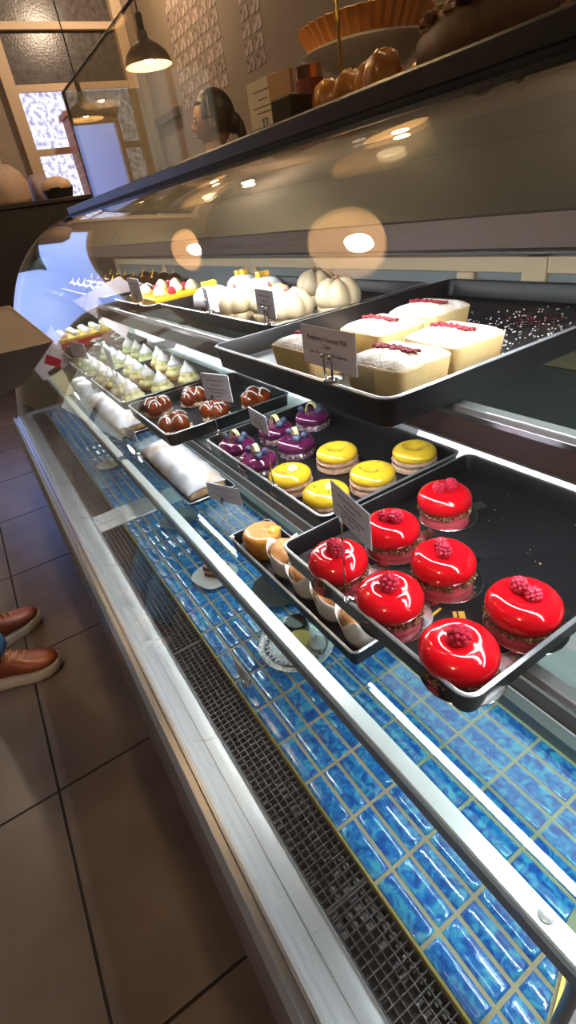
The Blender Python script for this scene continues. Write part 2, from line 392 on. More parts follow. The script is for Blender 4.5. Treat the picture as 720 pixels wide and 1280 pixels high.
    # hood with lamp strip
    bm = nb(); prism(bm, [(.42,Z(-.064)),(.42,Z(-.034)),(.50,Z(.022)),(.58,Z(.062)),(.645,Z(.086)),(.83,Z(.09)),(.83,Z(-.045)),(.425,Z(-.045)),(.425,Z(-.064))], y0, y1)
    P('hood', bm, mat('hood_steel', (.19,.195,.20), .42, .5), angle=30)
    bm = nb(); box(bm, .4185,.42,y0,y1,Z(-.061),Z(-.036)); P('hood_fascia', bm, mat('fascia_lilac', (.50,.46,.50), .35, .2), smooth=False)
    bm = nb(); box(bm, .434,.458,y0+.02,y1-.02,Z(-.0505),Z(-.0465)); P('led_strip', bm, LED, smooth=False)
    bm = nb(); box(bm, .82,.84,y0,y1,Z(-.90),Z(-.30)); box(bm, .83,.85,y0,y1,Z(-.13),Z(.10)); P('rear_cladding', bm, STEELD, smooth=False)
    # curved glass
    bm = nb(); prism(bm, curve_outline(.006), y0+.003, y1-.003); P('curved_glass', bm, GLASS, angle=60)
    bm = nb(); prism(bm, [(x,Z(z)) for x,z in ((.625,.098),(.65,.101),(.65,.094),(.63,.086))], y0, y1); P('top_clip', bm, BLACK, smooth=False)
    if not near:
        bm = nb(); out = curve_outline(.028); prism(bm, out, y1-.02, y1-.004); P('end_frame', bm, mat('tan_edge_frame', (.38,.32,.27), .4), angle=60)
        bm = nb(); pts = [(p.x+.02, Z(p.y)) for p in PC if p.y > -.79] + [(.80,Z(.08)),(.80,Z(-.80))]
        prism(bm, pts, y1-.016, y1-.008); P('end_panel', bm, mat('dark_green_panel', (.035,.05,.042), .25), smooth=False)
    else:
        bm = nb(); tube(bm, [(.243,.04,Z(-.806)),(.243,.04,Z(-.62))], .007, 12); P('shelf_post', bm, STEELD)
        bm = nb(); lathe(bm, [(0,0),(.0075,0),(.0075,.002),(.005,.004),(0,.0045)], 20, (.246,.082,Z(-.612))); P('glass_button', bm, ALU)
    return root
make_case(-.15, 1.535, 'near curved glass patisserie case with blue tiled deck full of cakes', True)
make_case(1.535, 3.13, 'far curved glass patisserie case beyond the steel deck divider', False)
# stone top over the cases
bm = nb(); box(bm, -.3,.3,-1.67,1.67,0,.032)
tag(obj('counter_top', bm, COUNTER, None, (.95,1.48,Z(.101)), smooth=False, bevel=.004), 'black stone counter top running along the display cases', 'counter top')
# service-side support of the counter top
bm = nb(); box(bm, -.19,-.13,-1.6,1.6,.0,Z(.10))
tag(obj('back_cabinet', bm, mat('dark_brown_board', (.05,.035,.025), .6), None, (1.06,1.50,0), smooth=False, bevel=.004), 'dark brown service cabinet behind the cases under the stone top', 'cabinet')

# ------------------------------------------------------------------ trays
def rrect(w, d, r, n=6):
    pts = []
    for cx, cy, a0 in ((w/2-r,d/2-r,0),(-w/2+r,d/2-r,PI/2),(-w/2+r,-d/2+r,PI),(w/2-r,-d/2+r,1.5*PI)):
        for i in range(n+1):
            a = a0+PI/2*i/n; pts.append((cx+r*math.cos(a), cy+r*math.sin(a)))
    return pts
def tray(x0,x1,y0,y1,z,h,label,r=.018,m=None,group=None):
    w, d = x1-x0, y1-y0; bm = nb(); loops = []
    for ins, zz in ((.010,0),(.005,.003),(.002,h-.004),(0,h-.003),(-.0005,h-.001),(.001,h),(.004,h),(.006,h-.003),(.009,.006),(.014,.003)):
        loops.append([bm.verts.new((px,py,zz)) for px,py in rrect(w-2*ins, d-2*ins, max(r-ins,.003))])
    n = len(loops[0])
    rimf = []
    for li, (A, B_) in enumerate(zip(loops[:-1], loops[1:])):
        for i in range(n):
            f = bm.faces.new((A[i],A[(i+1)%n],B_[(i+1)%n],B_[i]))
            if li in (4,5): f.material_index = 1
    bm.faces.new(list(reversed(loops[0]))); bm.faces.new(loops[-1])
    return tag(obj('serving_tray', bm, [m or BLACKTRAY, RIM], None, ((x0+x1)/2,(y0+y1)/2,Z(z)+.0005), angle=50), label, 'tray', group)
tray(.292,.80,.335,.725,-.200,.034,'wide black tray on upper shelf holding sugar-dusted loaf cakes and crumbs')
tray(.425,.79,.765,1.35,-.202,.030,'black tray on upper shelf holding white pumpkin buns and iced muffins')
tray(.405,.62,1.385,1.72,-.202,.024,'black tray on upper shelf under the bright yellow slices')
tray(.250,.640,.190,.528,-.444,.034,'black tray with bright rim holding the red glazed cakes')
tray(.335,.640,.540,.985,-.446,.034,'black tray holding purple domes and yellow ring cakes')
tray(.280,.62,1.075,1.40,-.446,.034,'black tray holding caramel glazed choux clusters')
tray(.278,.60,1.455,1.86,-.446,.026,'black tray of meringue tartlets next to the caramel choux')
tray(.278,.60,1.885,2.24,-.446,.026,'black tray of greenish meringue tartlets further back')
tray(.300,.64,2.30,2.95,-.446,.020,'black tray of dark chocolate cakes and fruit slab at the far end')
tray(.288,.388,.425,.850,-.614,.034,'narrow black tray of paper-wrapped muffins on the lower glass shelf', r=.012)
tray(.285,.42,1.075,1.515,-.614,.014,'shallow black tray under the near white iced loaf', r=.01)
tray(.285,.42,1.70,2.28,-.614,.014,'shallow black tray under the far white iced loaf', r=.01)
tray(.40,.74,1.87,2.6,-.202,.02,'black tray of glossy chocolate domes at the far end of upper shelf')

# ------------------------------------------------------------------ small ingredients
raspm = mat('raspberry', (.55,.02,.06), .35, sss=.2, bump=.3, bscale=400)
def raspberry(bm, c, r, tilt=0, sub=1):
    M = Matrix.Rotation(tilt, 3, 'X')
    for zi, (rr, zz, n) in enumerate(((.62,-.5,7),(.86,-.1,9),(.80,.35,8),(.5,.75,6),(.0,.95,1))):
        for i in range(n):
            a = 2*PI*i/n + zi*.5; v = M @ Vector((rr*math.cos(a)*r, rr*math.sin(a)*r, zz*r*1.1))
            ball(bm, Vector(c)+v, r*.36, sub)
    ball(bm, c, r*.75, 2)
def crumbs(bm, ring_r, z, n, s, spread=.002, arc=(0,2*PI), zs=.003):
    for i in range(n):
        a = random.uniform(*arc); rr = ring_r+random.uniform(-spread,spread)
        ball(bm, (rr*math.cos(a), rr*math.sin(a), z+random.uniform(-zs,zs)), s*random.uniform(.6,1.3), 1, (1,random.uniform(.6,1.4),random.uniform(.5,1)), s*.2)
def scatter(bm, x0,x1,y0,y1, zf, n, s):
    for i in range(n):
        x, y = random.uniform(x0,x1), random.uniform(y0,y1)
        ball(bm, (x,y,zf(x,y)), s*random.uniform(.5,1.3), 1, (1,1.2,.8), s*.25)

# --- red glazed cakes
redm = mat('red_mirror_glaze', (.72,.004,.012), .12, coat=1, coatr=.02, sss=.05)
redbase = mat('pink_red_base', (.62,.06,.09), .5)
crumbm = mat('brown_nut_crumb', (.13,.05,.02), .7, noise=((.50,.30,.15), 300, .5, .62))
boardm = SILVER
def dome_prof(r, h, dim=.0, z0=0, n=14):
    pts = [(0,z0),(r*.86,z0)]
    for i in range(n+1):
        a = -PI/2.6 + (PI/2.6+PI/2)*i/n
        x = r*.52 + r*.48*math.cos(a); z = z0 + h*.48 + h*.52*math.sin(a)
        pts.append((x, max(z, z0)))
    pts += [(r*.36, z0+h-dim*.3),(r*.2, z0+h-dim*.8),(0, z0+h-dim)]
    return pts
def make_board(tab=True):
    bm = nb(); lathe(bm, [(0,0),(.0445,0),(.0452,.0006),(.0445,.0012),(0,.0012)], 40)
    box(bm, .042,.064,-.009,.009,.0002,.0012, Matrix.Rotation(.0, 4, 'Z'))
    o = obj('cake_board', bm, boardm, None, angle=30)
    return tag(o, '', 'cake board', 'silver boards under the red cakes')
def make_red(nr=2, bite=False):
    t = thing('glazed_cake', '', 'cake', group='red glazed raspberry cakes')
    bm = nb(); lathe(bm, [(0,0),(.035,0),(.0365,.003),(.0365,.009),(.034,.012),(0,.012)], 40); obj('cake_base', bm, redbase, t)
    bm = nb(); lathe(bm, dome_prof(.0405,.035,.004,.012), 48); obj('glaze', bm, redm, t, angle=180)
    bm = nb(); crumbs(bm, .0382, .0150, 170, .0022, .0016, zs=.0032); obj('crumb_ring', bm, crumbm, t)
    bm = nb()
    if nr == 2: raspberry(bm, (-.002,.009,.052), .0085, .4); raspberry(bm, (.004,-.009,.050), .008, -.9)
    else: raspberry(bm, (0,.0,.051), .0105, .5)
    obj('raspberry', bm, raspm, t)
    return t
red_spots = [(.290,.238,-.4,1,'nearest red glazed cake at the tray corner, one big raspberry in its dimple'),
 (.392,.238,-.35,2,'red glazed cake at the right edge with a brown crumb smudge beside two raspberries'),
 (.292,.343,-.2,1,'red glazed cake second along the tray front, a single tall raspberry on it'),
 (.386,.348,.1,2,'red glazed cake in the middle of the tray with two raspberries'),
 (.289,.440,-.3,2,'red glazed cake partly hidden behind the grey price card'),
 (.389,.447,-.2,2,'red glazed cake in the back row right of the price card'),
 (.500,.452,-.3,2,'red glazed cake farthest from the tray front, alone in the back corner')]
proto = {}
bproto = None
ring = ['under the nearest red cake','under the red cake with crumb smudge','under the second red cake along the tray front','under the middle red cake','under the red cake behind the price card','under the back row red cake right of the card','under the red cake alone in the back corner']
for i, (x,y,rz,nr,lab) in enumerate(red_spots):
    bl = 'round silver board with square tab '+ring[i]
    zb_ = -.4403
    if bproto is None: bproto = make_board(); bproto['label']=bl; bproto.location=(x+.004,y-.003,Z(zb_)); bproto.rotation_euler=(0,0,rz)
    else: dup(bproto, (x+.004,y-.003,Z(zb_)), rz, bl)
    if nr not in proto:
        p = make_red(nr); p['label']=lab; p.location=(x,y,Z(zb_)+.0013); p.rotation_euler=(0,0,rz); proto[nr]=p; o=p
    else: o = dup(proto[nr], (x,y,Z(zb_)+.0013), rz+i*.7, lab)
    if i == 1:
        bm = nb(); 
        for k in range(160):
            a = random.uniform(0,2*PI); q = math.sqrt(random.random())*.0085
            ball(bm, (-.022+q*math.cos(a), .008+q*math.sin(a)*.8, .0455-.25*q), .0011, 1)
        sp = obj('cocoa_smudge', bm, mat('cocoa_crumb', (.25,.10,.05), .9), o)
bm = nb(); scatter(bm, .33,.62,.21,.51, lambda x,y: 0, 16, .0012); 
o = obj('loose_crumbs', bm, mat('tan_crumb', (.42,.27,.12), .8), None, (0,0,Z(-.4395))); tag(o, 'loose tan crumbs scattered over the red cake tray', 'crumbs', None, 'stuff')
bm = nb(); box(bm, -.012,.012,-.0035,.0035,0,.0006); box(bm, -.010,.012,.0055,.010,0,.0006)
tag(obj('gold_flake', bm, mat('amber_caramel', (.75,.40,.05), .4), None, (.352,.285,Z(-.4403)), .9, smooth=False), 'pair of amber caramel strips lying between the red cakes', 'caramel shard')
bm = nb(); box(bm, -.011,.011,-.0016,.0016,0,.0008)
tag(obj('caramel_strip', bm, mat('amber_caramel'), None, (.335,.312,Z(-.4403)), 0.1, smooth=False), 'thin brown caramel strip lying on the black tray', 'caramel shard')

# --- yellow ring cakes
yelm = mat('yellow_glaze', (.92,.60,.035), .15, coat=.9, sss=.1)
bisc = mat('pale_biscuit', (.66,.42,.30), .75, noise=((.40,.24,.16), 120, .4, .7), bump=.5, bscale=200)
def make_yellow():
    t = thing('lemon_cake', '', 'cake', group='yellow glazed ring cakes')
    bm = nb(); lathe(bm, [(0,0),(.038,0),(.0405,.002),(.0405,.008),(.038,.011),(.0395,.013),(.0405,.018),(.038,.021),(0,.021)], 48, fn=lambda a,r,z:(r+.0007*math.sin(a*17)+.0005*math.sin(a*29+1), z)); obj('biscuit_base', bm, bisc, t)
    bm = nb(); lathe(bm, dome_prof(.0395,.024,.007,.0165), 48); obj('glaze', bm, yelm, t, angle=180)
    for a,q in ((.3,.02),(1.4,.024),(2.3,.017),(3.5,.023),(4.4,.02),(5.4,.025)):
        bm = nb(); ball(bm, (q*math.cos(a), q*math.sin(a), .0413-(max(0,q-.02)*.35)), .0017, 1, (1,1,.6)); obj('poppy_seed', bm, INK, t)
    return t
zt = -.4425
spread(make_yellow, [(.386,.602,zt,0,'nearest yellow ring cake at the corner beside the red cake tray'),(.379,.703,zt,1.1,'yellow ring cake next to the purple domes at tray front'),
 (.483,.598,zt,2.2,'yellow ring cake second in the near row'),(.492,.712,zt,3.0,'yellow ring cake right of the purple domes in second row'),(.588,.605,zt,4.1,'yellow ring cake furthest right, partly below the upper rail')])
# --- purple domes
purm = mat('purple_glaze', (.13,.012,.075), .14, coat=1, sss=.04)
whch = mat('white_chocolate', (.86,.80,.42), .4)
blue = mat('blueberry', (.045,.06,.13), .5, noise=((.13,.16,.27), 90, .4, .7))
flake = mat('silver_flakes', (.62,.55,.60), .35, .4, noise=((.25,.10,.17), 160, .4, .6))
def make_purple():
    t = thing('purple_dome_cake', '', 'cake', group='purple glazed berry cakes')
    bm = nb(); crumbs(bm, .036, .006, 170, .0022, .003, zs=.005); lathe(bm, [(0,0),(.036,0),(.037,.006),(.034,.011),(0,.011)], 32); obj('coconut_ring', bm, flake, t)
    bm = nb(); lathe(bm, dome_prof(.040,.027,.001,.009), 48); obj('glaze', bm, purm, t, angle=180)
    bm = nb(); pts = [(0.016*math.cos(a)-.002, .016*math.sin(a)*1.5) for a in [PI*i/12 for i in range(13)]]; w = .0045
    A = [[bm.verts.new((s*w, px, .034+pz-(.0012 if k else 0))) for px,pz in pts] for s,k in ((-1,0),(1,0))]
    inn = [[bm.verts.new((s*w, px*.86, .034+pz*.88)) for px,pz in pts] for s in (-1,1)]
    for i in range(12):
        bm.faces.new((A[0][i],A[0][i+1],A[1][i+1],A[1][i])); bm.faces.new((inn[0][i],inn[1][i],inn[1][i+1],inn[0][i+1]))
        for k in (0,1): bm.faces.new((A[k][i],inn[k][i],inn[k][i+1],A[k][i+1]))
    for i in (0,12): bm.faces.new((A[0][i],A[1][i],inn[1][i],inn[0][i]))
    obj('chocolate_curl', bm, whch, t, angle=60)
    for (x,y,r) in ((-.002,-.021,.0085),(.016,-.012,.008),(-.006,.024,.0075)):
        bm = nb(); ball(bm, (x,y,.036+r*.6), r, 3, (1,1,.9)); 
        for k in range(5):
            a = 2*PI*k/5; ball(bm, (x+.35*r*math.cos(a), y+.35*r*math.sin(a), .036+r*.6+r*.86), r*.16, 1)
        obj('blueberry', bm, blue, t)
    return t
spread(make_purple, [(.377,.915,zt,.2,'purple dome at the far front corner of its tray'),(.373,.815,zt,-.15,'nearest purple dome at the tray front, below the tilted card'),
 (.478,.918,zt,.1,'purple dome in second row left, behind the tilted card'),(.470,.822,zt,-.3,'purple dome next to the yellow ring cakes, curl upright'),(.574,.915,zt,.4,'purple dome furthest back under the upper shelf rail')])
# --- caramel choux clusters
carm = mat('caramel_glaze', (.20,.030,.006), .12, coat=1, noise=((.34,.065,.010), 30, .35, .7))
icing = mat('white_icing', (.88,.86,.84), .4)
almond = mat('chopped_almond', (.72,.55,.38), .7)
def make_caramel():
    t = thing('caramel_choux_cake', '', 'cake', group='caramel glazed choux cakes')
    cs = [(.019,0,.021),(-.012,.017,.021),(-.012,-.017,.021),(.0,.0,.033)]
    bm = nb()
    for c in cs[:3]: ball(bm, c, .0235, 3, (1,1,.95))
    ball(bm, cs[3], .017, 3); obj('choux', bm, carm, t, angle=180)
    bm = nb(); crumbs(bm, .034, .005, 120, .0032, .004, zs=.004); lathe(bm, [(0,0),(.033,0),(.034,.004),(0,.005)], 24); obj('almond_ring', bm, almond, t)
    bm = nb()
    for c in cs[:3]:
        for s in (0,1):
            pts = []
            for i in range(11):
                a = -1.1+2.2*i/10; th = .5+s*1.7
                v = Vector((math.sin(a)*math.cos(th), math.sin(a)*math.sin(th), math.cos(a)))*.0242
                pts.append(Vector(c)+v)
            tube(bm, pts, .0014, 6)
    obj('icing_drizzle', bm, icing, t)
    return t
spread(make_caramel, [(.345,1.335,zt,0,'caramel choux cluster at the far front corner of its tray'),(.335,1.165,zt,.8,'caramel choux cluster nearest the tray front corner'),
 (.448,1.325,zt,1.6,'caramel choux cluster behind, left of the white price card'),(.443,1.160,zt,2.5,'caramel choux cluster below the white price card'),(.556,1.155,zt,3.4,'caramel choux cluster alone at the right under the upper shelf')])
# --- meringue tartlets
mer = mat('meringue_white', (.90,.90,.92), .45, sss=.2)
creamy = mat('lemon_cream', (.80,.72,.36), .4, sss=.2)
creamg = mat('pistachio_cream', (.55,.62,.30), .4, sss=.2)
pastry = mat('pastry_shell', (.62,.36,.14), .7, bump=.4, bscale=200)
def make_mtart(cm):
    def f():
        t = thing('meringue_tartlet', '', 'tartlet', group='meringue tartlets')
        bm = nb(); lathe(bm, [(0,0),(.030,0),(.035,.014),(.033,.015),(.031,.012),(0,.012)], 36, fn=lambda a,r,z:(r*(1+.035*math.cos(a*14)) if r>.02 else r, z)); obj('pastry_shell', bm, pastry, t)
        bm = nb(); lathe(bm, [(0,.010),(.034,.013),(.035,.020),(.028,.028),(.024,.030),(.026,.034),(.021,.042),(0,.044)], 40, fn=lambda a,r,z:(r*(1+.07*math.cos(a*8+z*60)), z)); obj('piped_cream', bm, cm, t, angle=180)
        bm = nb(); lathe(bm, [(0,.036),(.020,.038),(.022,.045),(.017,.053),(.009,.061),(.004,.071),(0,.076)], 28, fn=lambda a,r,z:(r*(1+.05*math.cos(a*6+z*120)), z)); obj('meringue_peak', bm, mer, t, angle=180)
        return t
    return f
zm = -.4425
row = ['front','second','third']
ly = [(.325,1.500),(.325,1.610),(.325,1.720),(.325,1.82),(.420,1.500),(.415,1.610),(.415,1.715),(.42,1.815),(.515,1.515),(.515,1.63),(.515,1.74),(.53,1.83)]
names = ['nearest the caramel choux','one step from the caramel tray','mid row','by the tray joint']
spread(make_mtart(creamy), [(x,y,zm,i*.5,'yellow cream meringue tartlet, %s row of its tray, %s' % (row[i//4], names[i%4])) for i,(x,y) in enumerate(ly)])
lg = [(.325,1.93),(.325,2.03),(.325,2.14),(.42,1.93),(.42,2.03),(.42,2.15),(.515,1.93),(.515,2.04),(.515,2.16)]
names2 = ['nearest','middle','farthest']
spread(make_mtart(creamg), [(x,y,zm,i*.7,'greenish pistachio meringue tartlet, %s row, %s of three' % (row[i//3], names2[i%3])) for i,(x,y) in enumerate(lg)])
# --- chocolate cakes and fruit slab at the far end of the middle shelf
chocm = mat('chocolate_glaze', (.035,.012,.008), .1, coat=1)
brownm = mat('brown_sponge', (.16,.05,.025), .6, bump=.4)
def make_choc():
    t = thing('chocolate_bun', '', 'cake', group='dark chocolate cakes at the far end')
    bm = nb(); lathe(bm, [(0,0),(.036,0),(.038,.008),(.034,.014),(0,.014)], 28); obj('sponge', bm, brownm, t)
    bm = nb(); lathe(bm, dome_prof(.038,.03,.003,.010), 32); obj('glaze', bm, chocm, t, angle=180)
    bm = nb(); pts=[(.018*math.cos(a),.018*math.sin(a),.0405) for a in [i*.4 for i in range(14)]]; tube(bm, pts, .0016, 6); obj('icing_ring', bm, icing, t)
    return t
spread(make_choc, [(.345,2.36,zt,0,'glossy chocolate bun at the front behind the pistachio tartlets'),(.345,2.47,zt,1,'glossy chocolate bun second along the far tray front'),
  (.45,2.37,zt,2,'glossy chocolate bun in the middle row of the far tray'),(.55,2.38,zt,3,'glossy chocolate bun in the back row near the rail'),(.46,2.48,zt,4,'glossy chocolate bun behind the middle row bun'),(.56,2.50,zt,5,'glossy chocolate bun farthest back by the rail')])
t = thing('fruit_slab', 'layered red and yellow fruit slab with whipped cream at the far end', 'cake', (.46,2.72,Z(zt)))
bm = nb(); box(bm, -.14,.14,-.11,.11,0,.035); obj('sponge', bm, mat('red_jelly', (.55,.03,.03), .25, coat=.5), t, smooth=False, bevel=.005)
bm = nb(); box(bm, -.138,.138,-.108,.108,.035,.05); obj('custard', bm, mat('yellow_custard', (.82,.55,.10), .3), t, smooth=False, bevel=.004)
bm = nb()
for i in range(5):
    for k in range(3): ball(bm, (-.11+.055*i,-.07+.07*k,.06), .019, 2, (1,1,.7), .002)
obj('whipped_cream', bm, mer, t)

# --- loaf cakes with raspberry crumbs
loafm = mat('loaf_crumb', (.62,.46,.20), .75, noise=((.66,.42,.17), 18, .45, .75), bump=.5, bscale=150)
sugar = mat('sugar_crust', (.48,.39,.31), .85, noise=((.66,.60,.56), 60, .4, .6), bump=.9, bscale=260)
rcr = mat('dried_raspberry', (.16,.004,.012), .8)
def make_loaf():
    t = thing('loaf_cake', '', 'cake', group='sugar dusted raspberry loaf cakes')
    bm = nb(); loops = []
    W, D = .080, .088
    def loop(w, d, r, z): return [bm.verts.new((x,y,z+.0012*math.sin(x*90)*math.sin(y*70))) for x,y in rrect(w,d,r,4)]
    for w,d,r,z in ((W*.86,D*.88,.006,0),(W*.90,D*.91,.008,.002),(W*1.0,D*1.0,.009,.038),(W*.99,D*.99,.009,.040)): loops.append(loop(w,d,r,z))
    n = len(loops[0]); bm.faces.new(list(reversed(loops[0])))
    for A,B_ in zip(loops[:-1],loops[1:]):
        for i in range(n): bm.faces.new((A[i],A[(i+1)%n],B_[(i+1)%n],B_[i]))
    bm.faces.new(loops[-1]); obj('loaf', bm, loafm, t, angle=50)
    bm = nb(); loops=[]
    for k in range(8):
        q = k/7; w = W*1.005*(1-.0*q) ; s_ = math.cos(q*PI/2)
        loops.append([bm.verts.new((x,y,.0385+.0105*(1-s_))) for x,y in rrect(W*1.006*(.25+.75*s_**.35) if k<7 else W*.2, D*1.006*(.25+.75*s_**.35) if k<7 else D*.2,.009*(.3+.7*s_),4)])
    for A,B_ in zip(loops[:-1],loops[1:]):
        for i in range(n): bm.faces.new((A[i],A[(i+1)%n],B_[(i+1)%n],B_[i]))
    bm.faces.new(loops[-1]); bm.faces.new(list(reversed(loops[0]))); obj('sugar_crust', bm, sugar, t, angle=60)
    bm = nb()
    for i in range(70):
        y = random.uniform(-.030,.030); x = random.gauss(0,.0035)
        ball(bm, (x,y,.0495), random.uniform(.0013,.0028), 1, (1,1.3,.8), .0005)
    obj('raspberry_crumbs', bm, rcr, t)
    return t
zl = -.1965
spread(make_loaf, [(.372,.408,zl,.05,'nearest loaf cake at the tray corner, dark raspberry crumbs in a line'),(.466,.415,zl,-.05,'loaf cake at right beside the nearest one, facing the crumb-strewn tray'),
 (.366,.560,zl,.03,'loaf cake behind the raspberry coconut price card'),(.462,.535,zl,0,'loaf cake in the middle of the second row'),(.560,.545,zl,.06,'whitest loaf cake at the back of the tray')])
bm = nb()
for i in range(420):
    x = random.gauss(.62,.07); y = random.gauss(.47,.07)
    if not (.53<x<.78 and .36<y<.70): continue
    ball(bm, (x,y,.0006), random.uniform(.0006,.0017), 1, (1,1,.5))
tag(obj('sugar_crumbs', bm, icing, None, (0,0,Z(-.1965))), 'white sugar crumbs scattered on the empty part of the upper tray', 'crumbs', None, 'stuff')
bm = nb()
for i in range(90):
    x = random.gauss(.70,.025); y = random.gauss(.47,.03)
    if not (.6<x<.78 and .36<y<.60): continue
    ball(bm, (x,y,.0008), random.uniform(.0008,.002), 1, (1,1,.5))
tag(obj('raspberry_crumbs', bm, rcr, None, (0,0,Z(-.1965))), 'dark red raspberry crumbs scattered on the empty part of the upper tray', 'crumbs', None, 'stuff')

# --- white pumpkin buns
bunm = mat('ivory_coating', (.44,.33,.19), .38, sss=.1, noise=((.58,.47,.32), 14, .3, .7))
bunl = mat('bun_lower_half', (.48,.37,.22), .4)
def make_bun():
    t = thing('pumpkin_bun', '', 'bun', group='ivory pumpkin shaped buns')
    def lob(a, r, z): return (r*(1+.17*abs(math.cos(a*3))**.7-.12), z-.006*(1-abs(math.cos(a*3)))*(1 if z>.05 else 0))
    bm = nb(); lathe(bm, [(0,0),(.030,0),(.037,.006),(.040,.016),(.0395,.0245),(.037,.026),(0,.026)], 60, fn=lob); obj('lower_half', bm, bunl, t, angle=180)
    bm = nb(); lathe(bm, [(0,.0255),(.037,.0255),(.0412,.030),(.0425,.040),(.039,.054),(.030,.065),(.018,.071),(.008,.069),(0,.065)], 60, fn=lob); obj('upper_half', bm, bunm, t, angle=180)
    bm = nb(); tube(bm, [(0,0,.064),(.002,.001,.070),(.006,.004,.074)], [.004,.0028,.0022], 8); ball(bm, (-.004,.003,.069), .003, 1); obj('stalk', bm, brownm, t)
    return t
spread(make_bun, [(.490,.812,-.1985,.3,'nearest ivory pumpkin bun at the tray corner'),(.590,.800,-.1985,0,'ivory pumpkin bun at the right, standing clear of the others'),
 (.510,.905,-.1985,.8,'ivory pumpkin bun tucked behind the nearest one'),(.655,.960,-.1985,.5,'ivory pumpkin bun farthest back in the shade of the hood'),(.476,.985,-.1985,1.2,'ivory pumpkin bun behind the small price card')])
# --- iced muffins with mango
mango = mat('mango_cube', (.92,.50,.04), .3, coat=.5)
paper = mat('white_baking_paper', (.86,.83,.80), .7, bump=.4, bscale=60)
def make_iced():
    t = thing('iced_muffin', '', 'muffin', group='white iced muffins with mango')
    bm = nb(); lathe(bm, [(0,0),(.027,0),(.034,.045),(.030,.048),(0,.048)], 28); obj('muffin', bm, mat('golden_muffin', (.50,.22,.06), .6, bump=.5), t)
    bm = nb(); lathe(bm, [(0,.044),(.036,.036),(.043,.030),(.044,.036),(.040,.052),(.030,.062),(.016,.067),(0,.068)], 40, fn=lambda a,r,z:(r*(1+.06*math.cos(3*a)), z-(.016*max(0,math.cos(3*a)) if r>.038 and z<.045 else 0))); obj('icing', bm, mer, t, angle=180)
    bm = nb()
    for x,y in ((0,0),(.011,.004),(-.009,.008),(.002,-.011)): box(bm, -.006,.006,-.006,.006,0,.011, Matrix.Translation((x,y,.0665)) @ Matrix.Rotation(x*90,4,'Z'))
    obj('mango_cubes', bm, mango, t, smooth=False, bevel=.0015)
    return t
spread(make_iced, [(.475,1.11,-.1985,.2,'white iced muffin with mango cubes at the tray front by the small card'),(.585,1.07,-.1985,1.3,'white iced muffin with mango cubes in the second row'),(.60,1.19,-.1985,2.3,'white iced muffin with mango cubes farthest back')])
# --- yellow slices
def make_slice():
    t = thing('yellow_slice', '', 'cake', group='bright yellow mousse slices')
    bm = nb(); box(bm, -.075,.075,-.055,.055,0,.030); obj('mousse', bm, mat('yellow_mousse', (.95,.52,.01), .35), t, smooth=False, bevel=.003)
    for x,y in ((-.045,-.02),(.02,.02),(.05,-.02)):
        bm = nb(); lathe(bm, [(0,.03),(.016,.03),(.019,.038),(.014,.048),(.007,.055),(0,.058)], 20, (x,y,0), fn=lambda a,r,z:(r*(1+.06*math.cos(5*a)),z)); obj('cream_dollop', bm, mat('vanilla_cream', (.88,.80,.55), .4), t, angle=180)
    for x,y in ((-.012,-.025),(.045,.025)):
        bm = nb(); raspberry(bm, (x,y,.038), .010, .6); obj('raspberry', bm, raspm, t)
    return t
spread(make_slice, [(.510,1.455,-.1985,0,'yellow mousse slice nearest the iced muffins'),(.510,1.58,-.1985,0,'yellow mousse slice nearest the chocolate domes'),(.525,1.67,-.1985,.4,'yellow mousse slice at the far rim of its tray')][:2])
# --- chocolate domes on the upper shelf
def make_dome():
    t = thing('chocolate_dome', '', 'cake', group='glossy chocolate domes')
    bm = nb(); lathe(bm, [(0,0),(.033,0),(.035,.006),(0,.008)], 28); obj('biscuit', bm, brownm, t)
    bm = nb(); lathe(bm, [(.033*math.cos(a) if i<10 else 0, .006+.034*math.sin(a)) for i,a in enumerate([PI/2*k/10 for k in range(11)])], 32); obj('shell', bm, chocm, t, angle=180)
    bm = nb(); tube(bm, [(0,0,.038),(.004,.002,.048),(.010,.004,.054)], .0016, 6); ball(bm, (0,0,.040), .005, 1); obj('gold_garnish', bm, mango, t)
    return t
k = 0; pl = []
fb = ['front','second','third','back']; cl = ['nearest','second','third','fourth','fifth','sixth']
for i in range(4):
    for j in range(6):
        if i == 3 and j > 3: continue
        pl.append((.445+.083*i, 1.93+.115*j, -.1985, 0, 'glossy chocolate dome, %s row of its tray, %s from the yellow slices' % (fb[i], cl[j])))
spread(make_dome, pl)
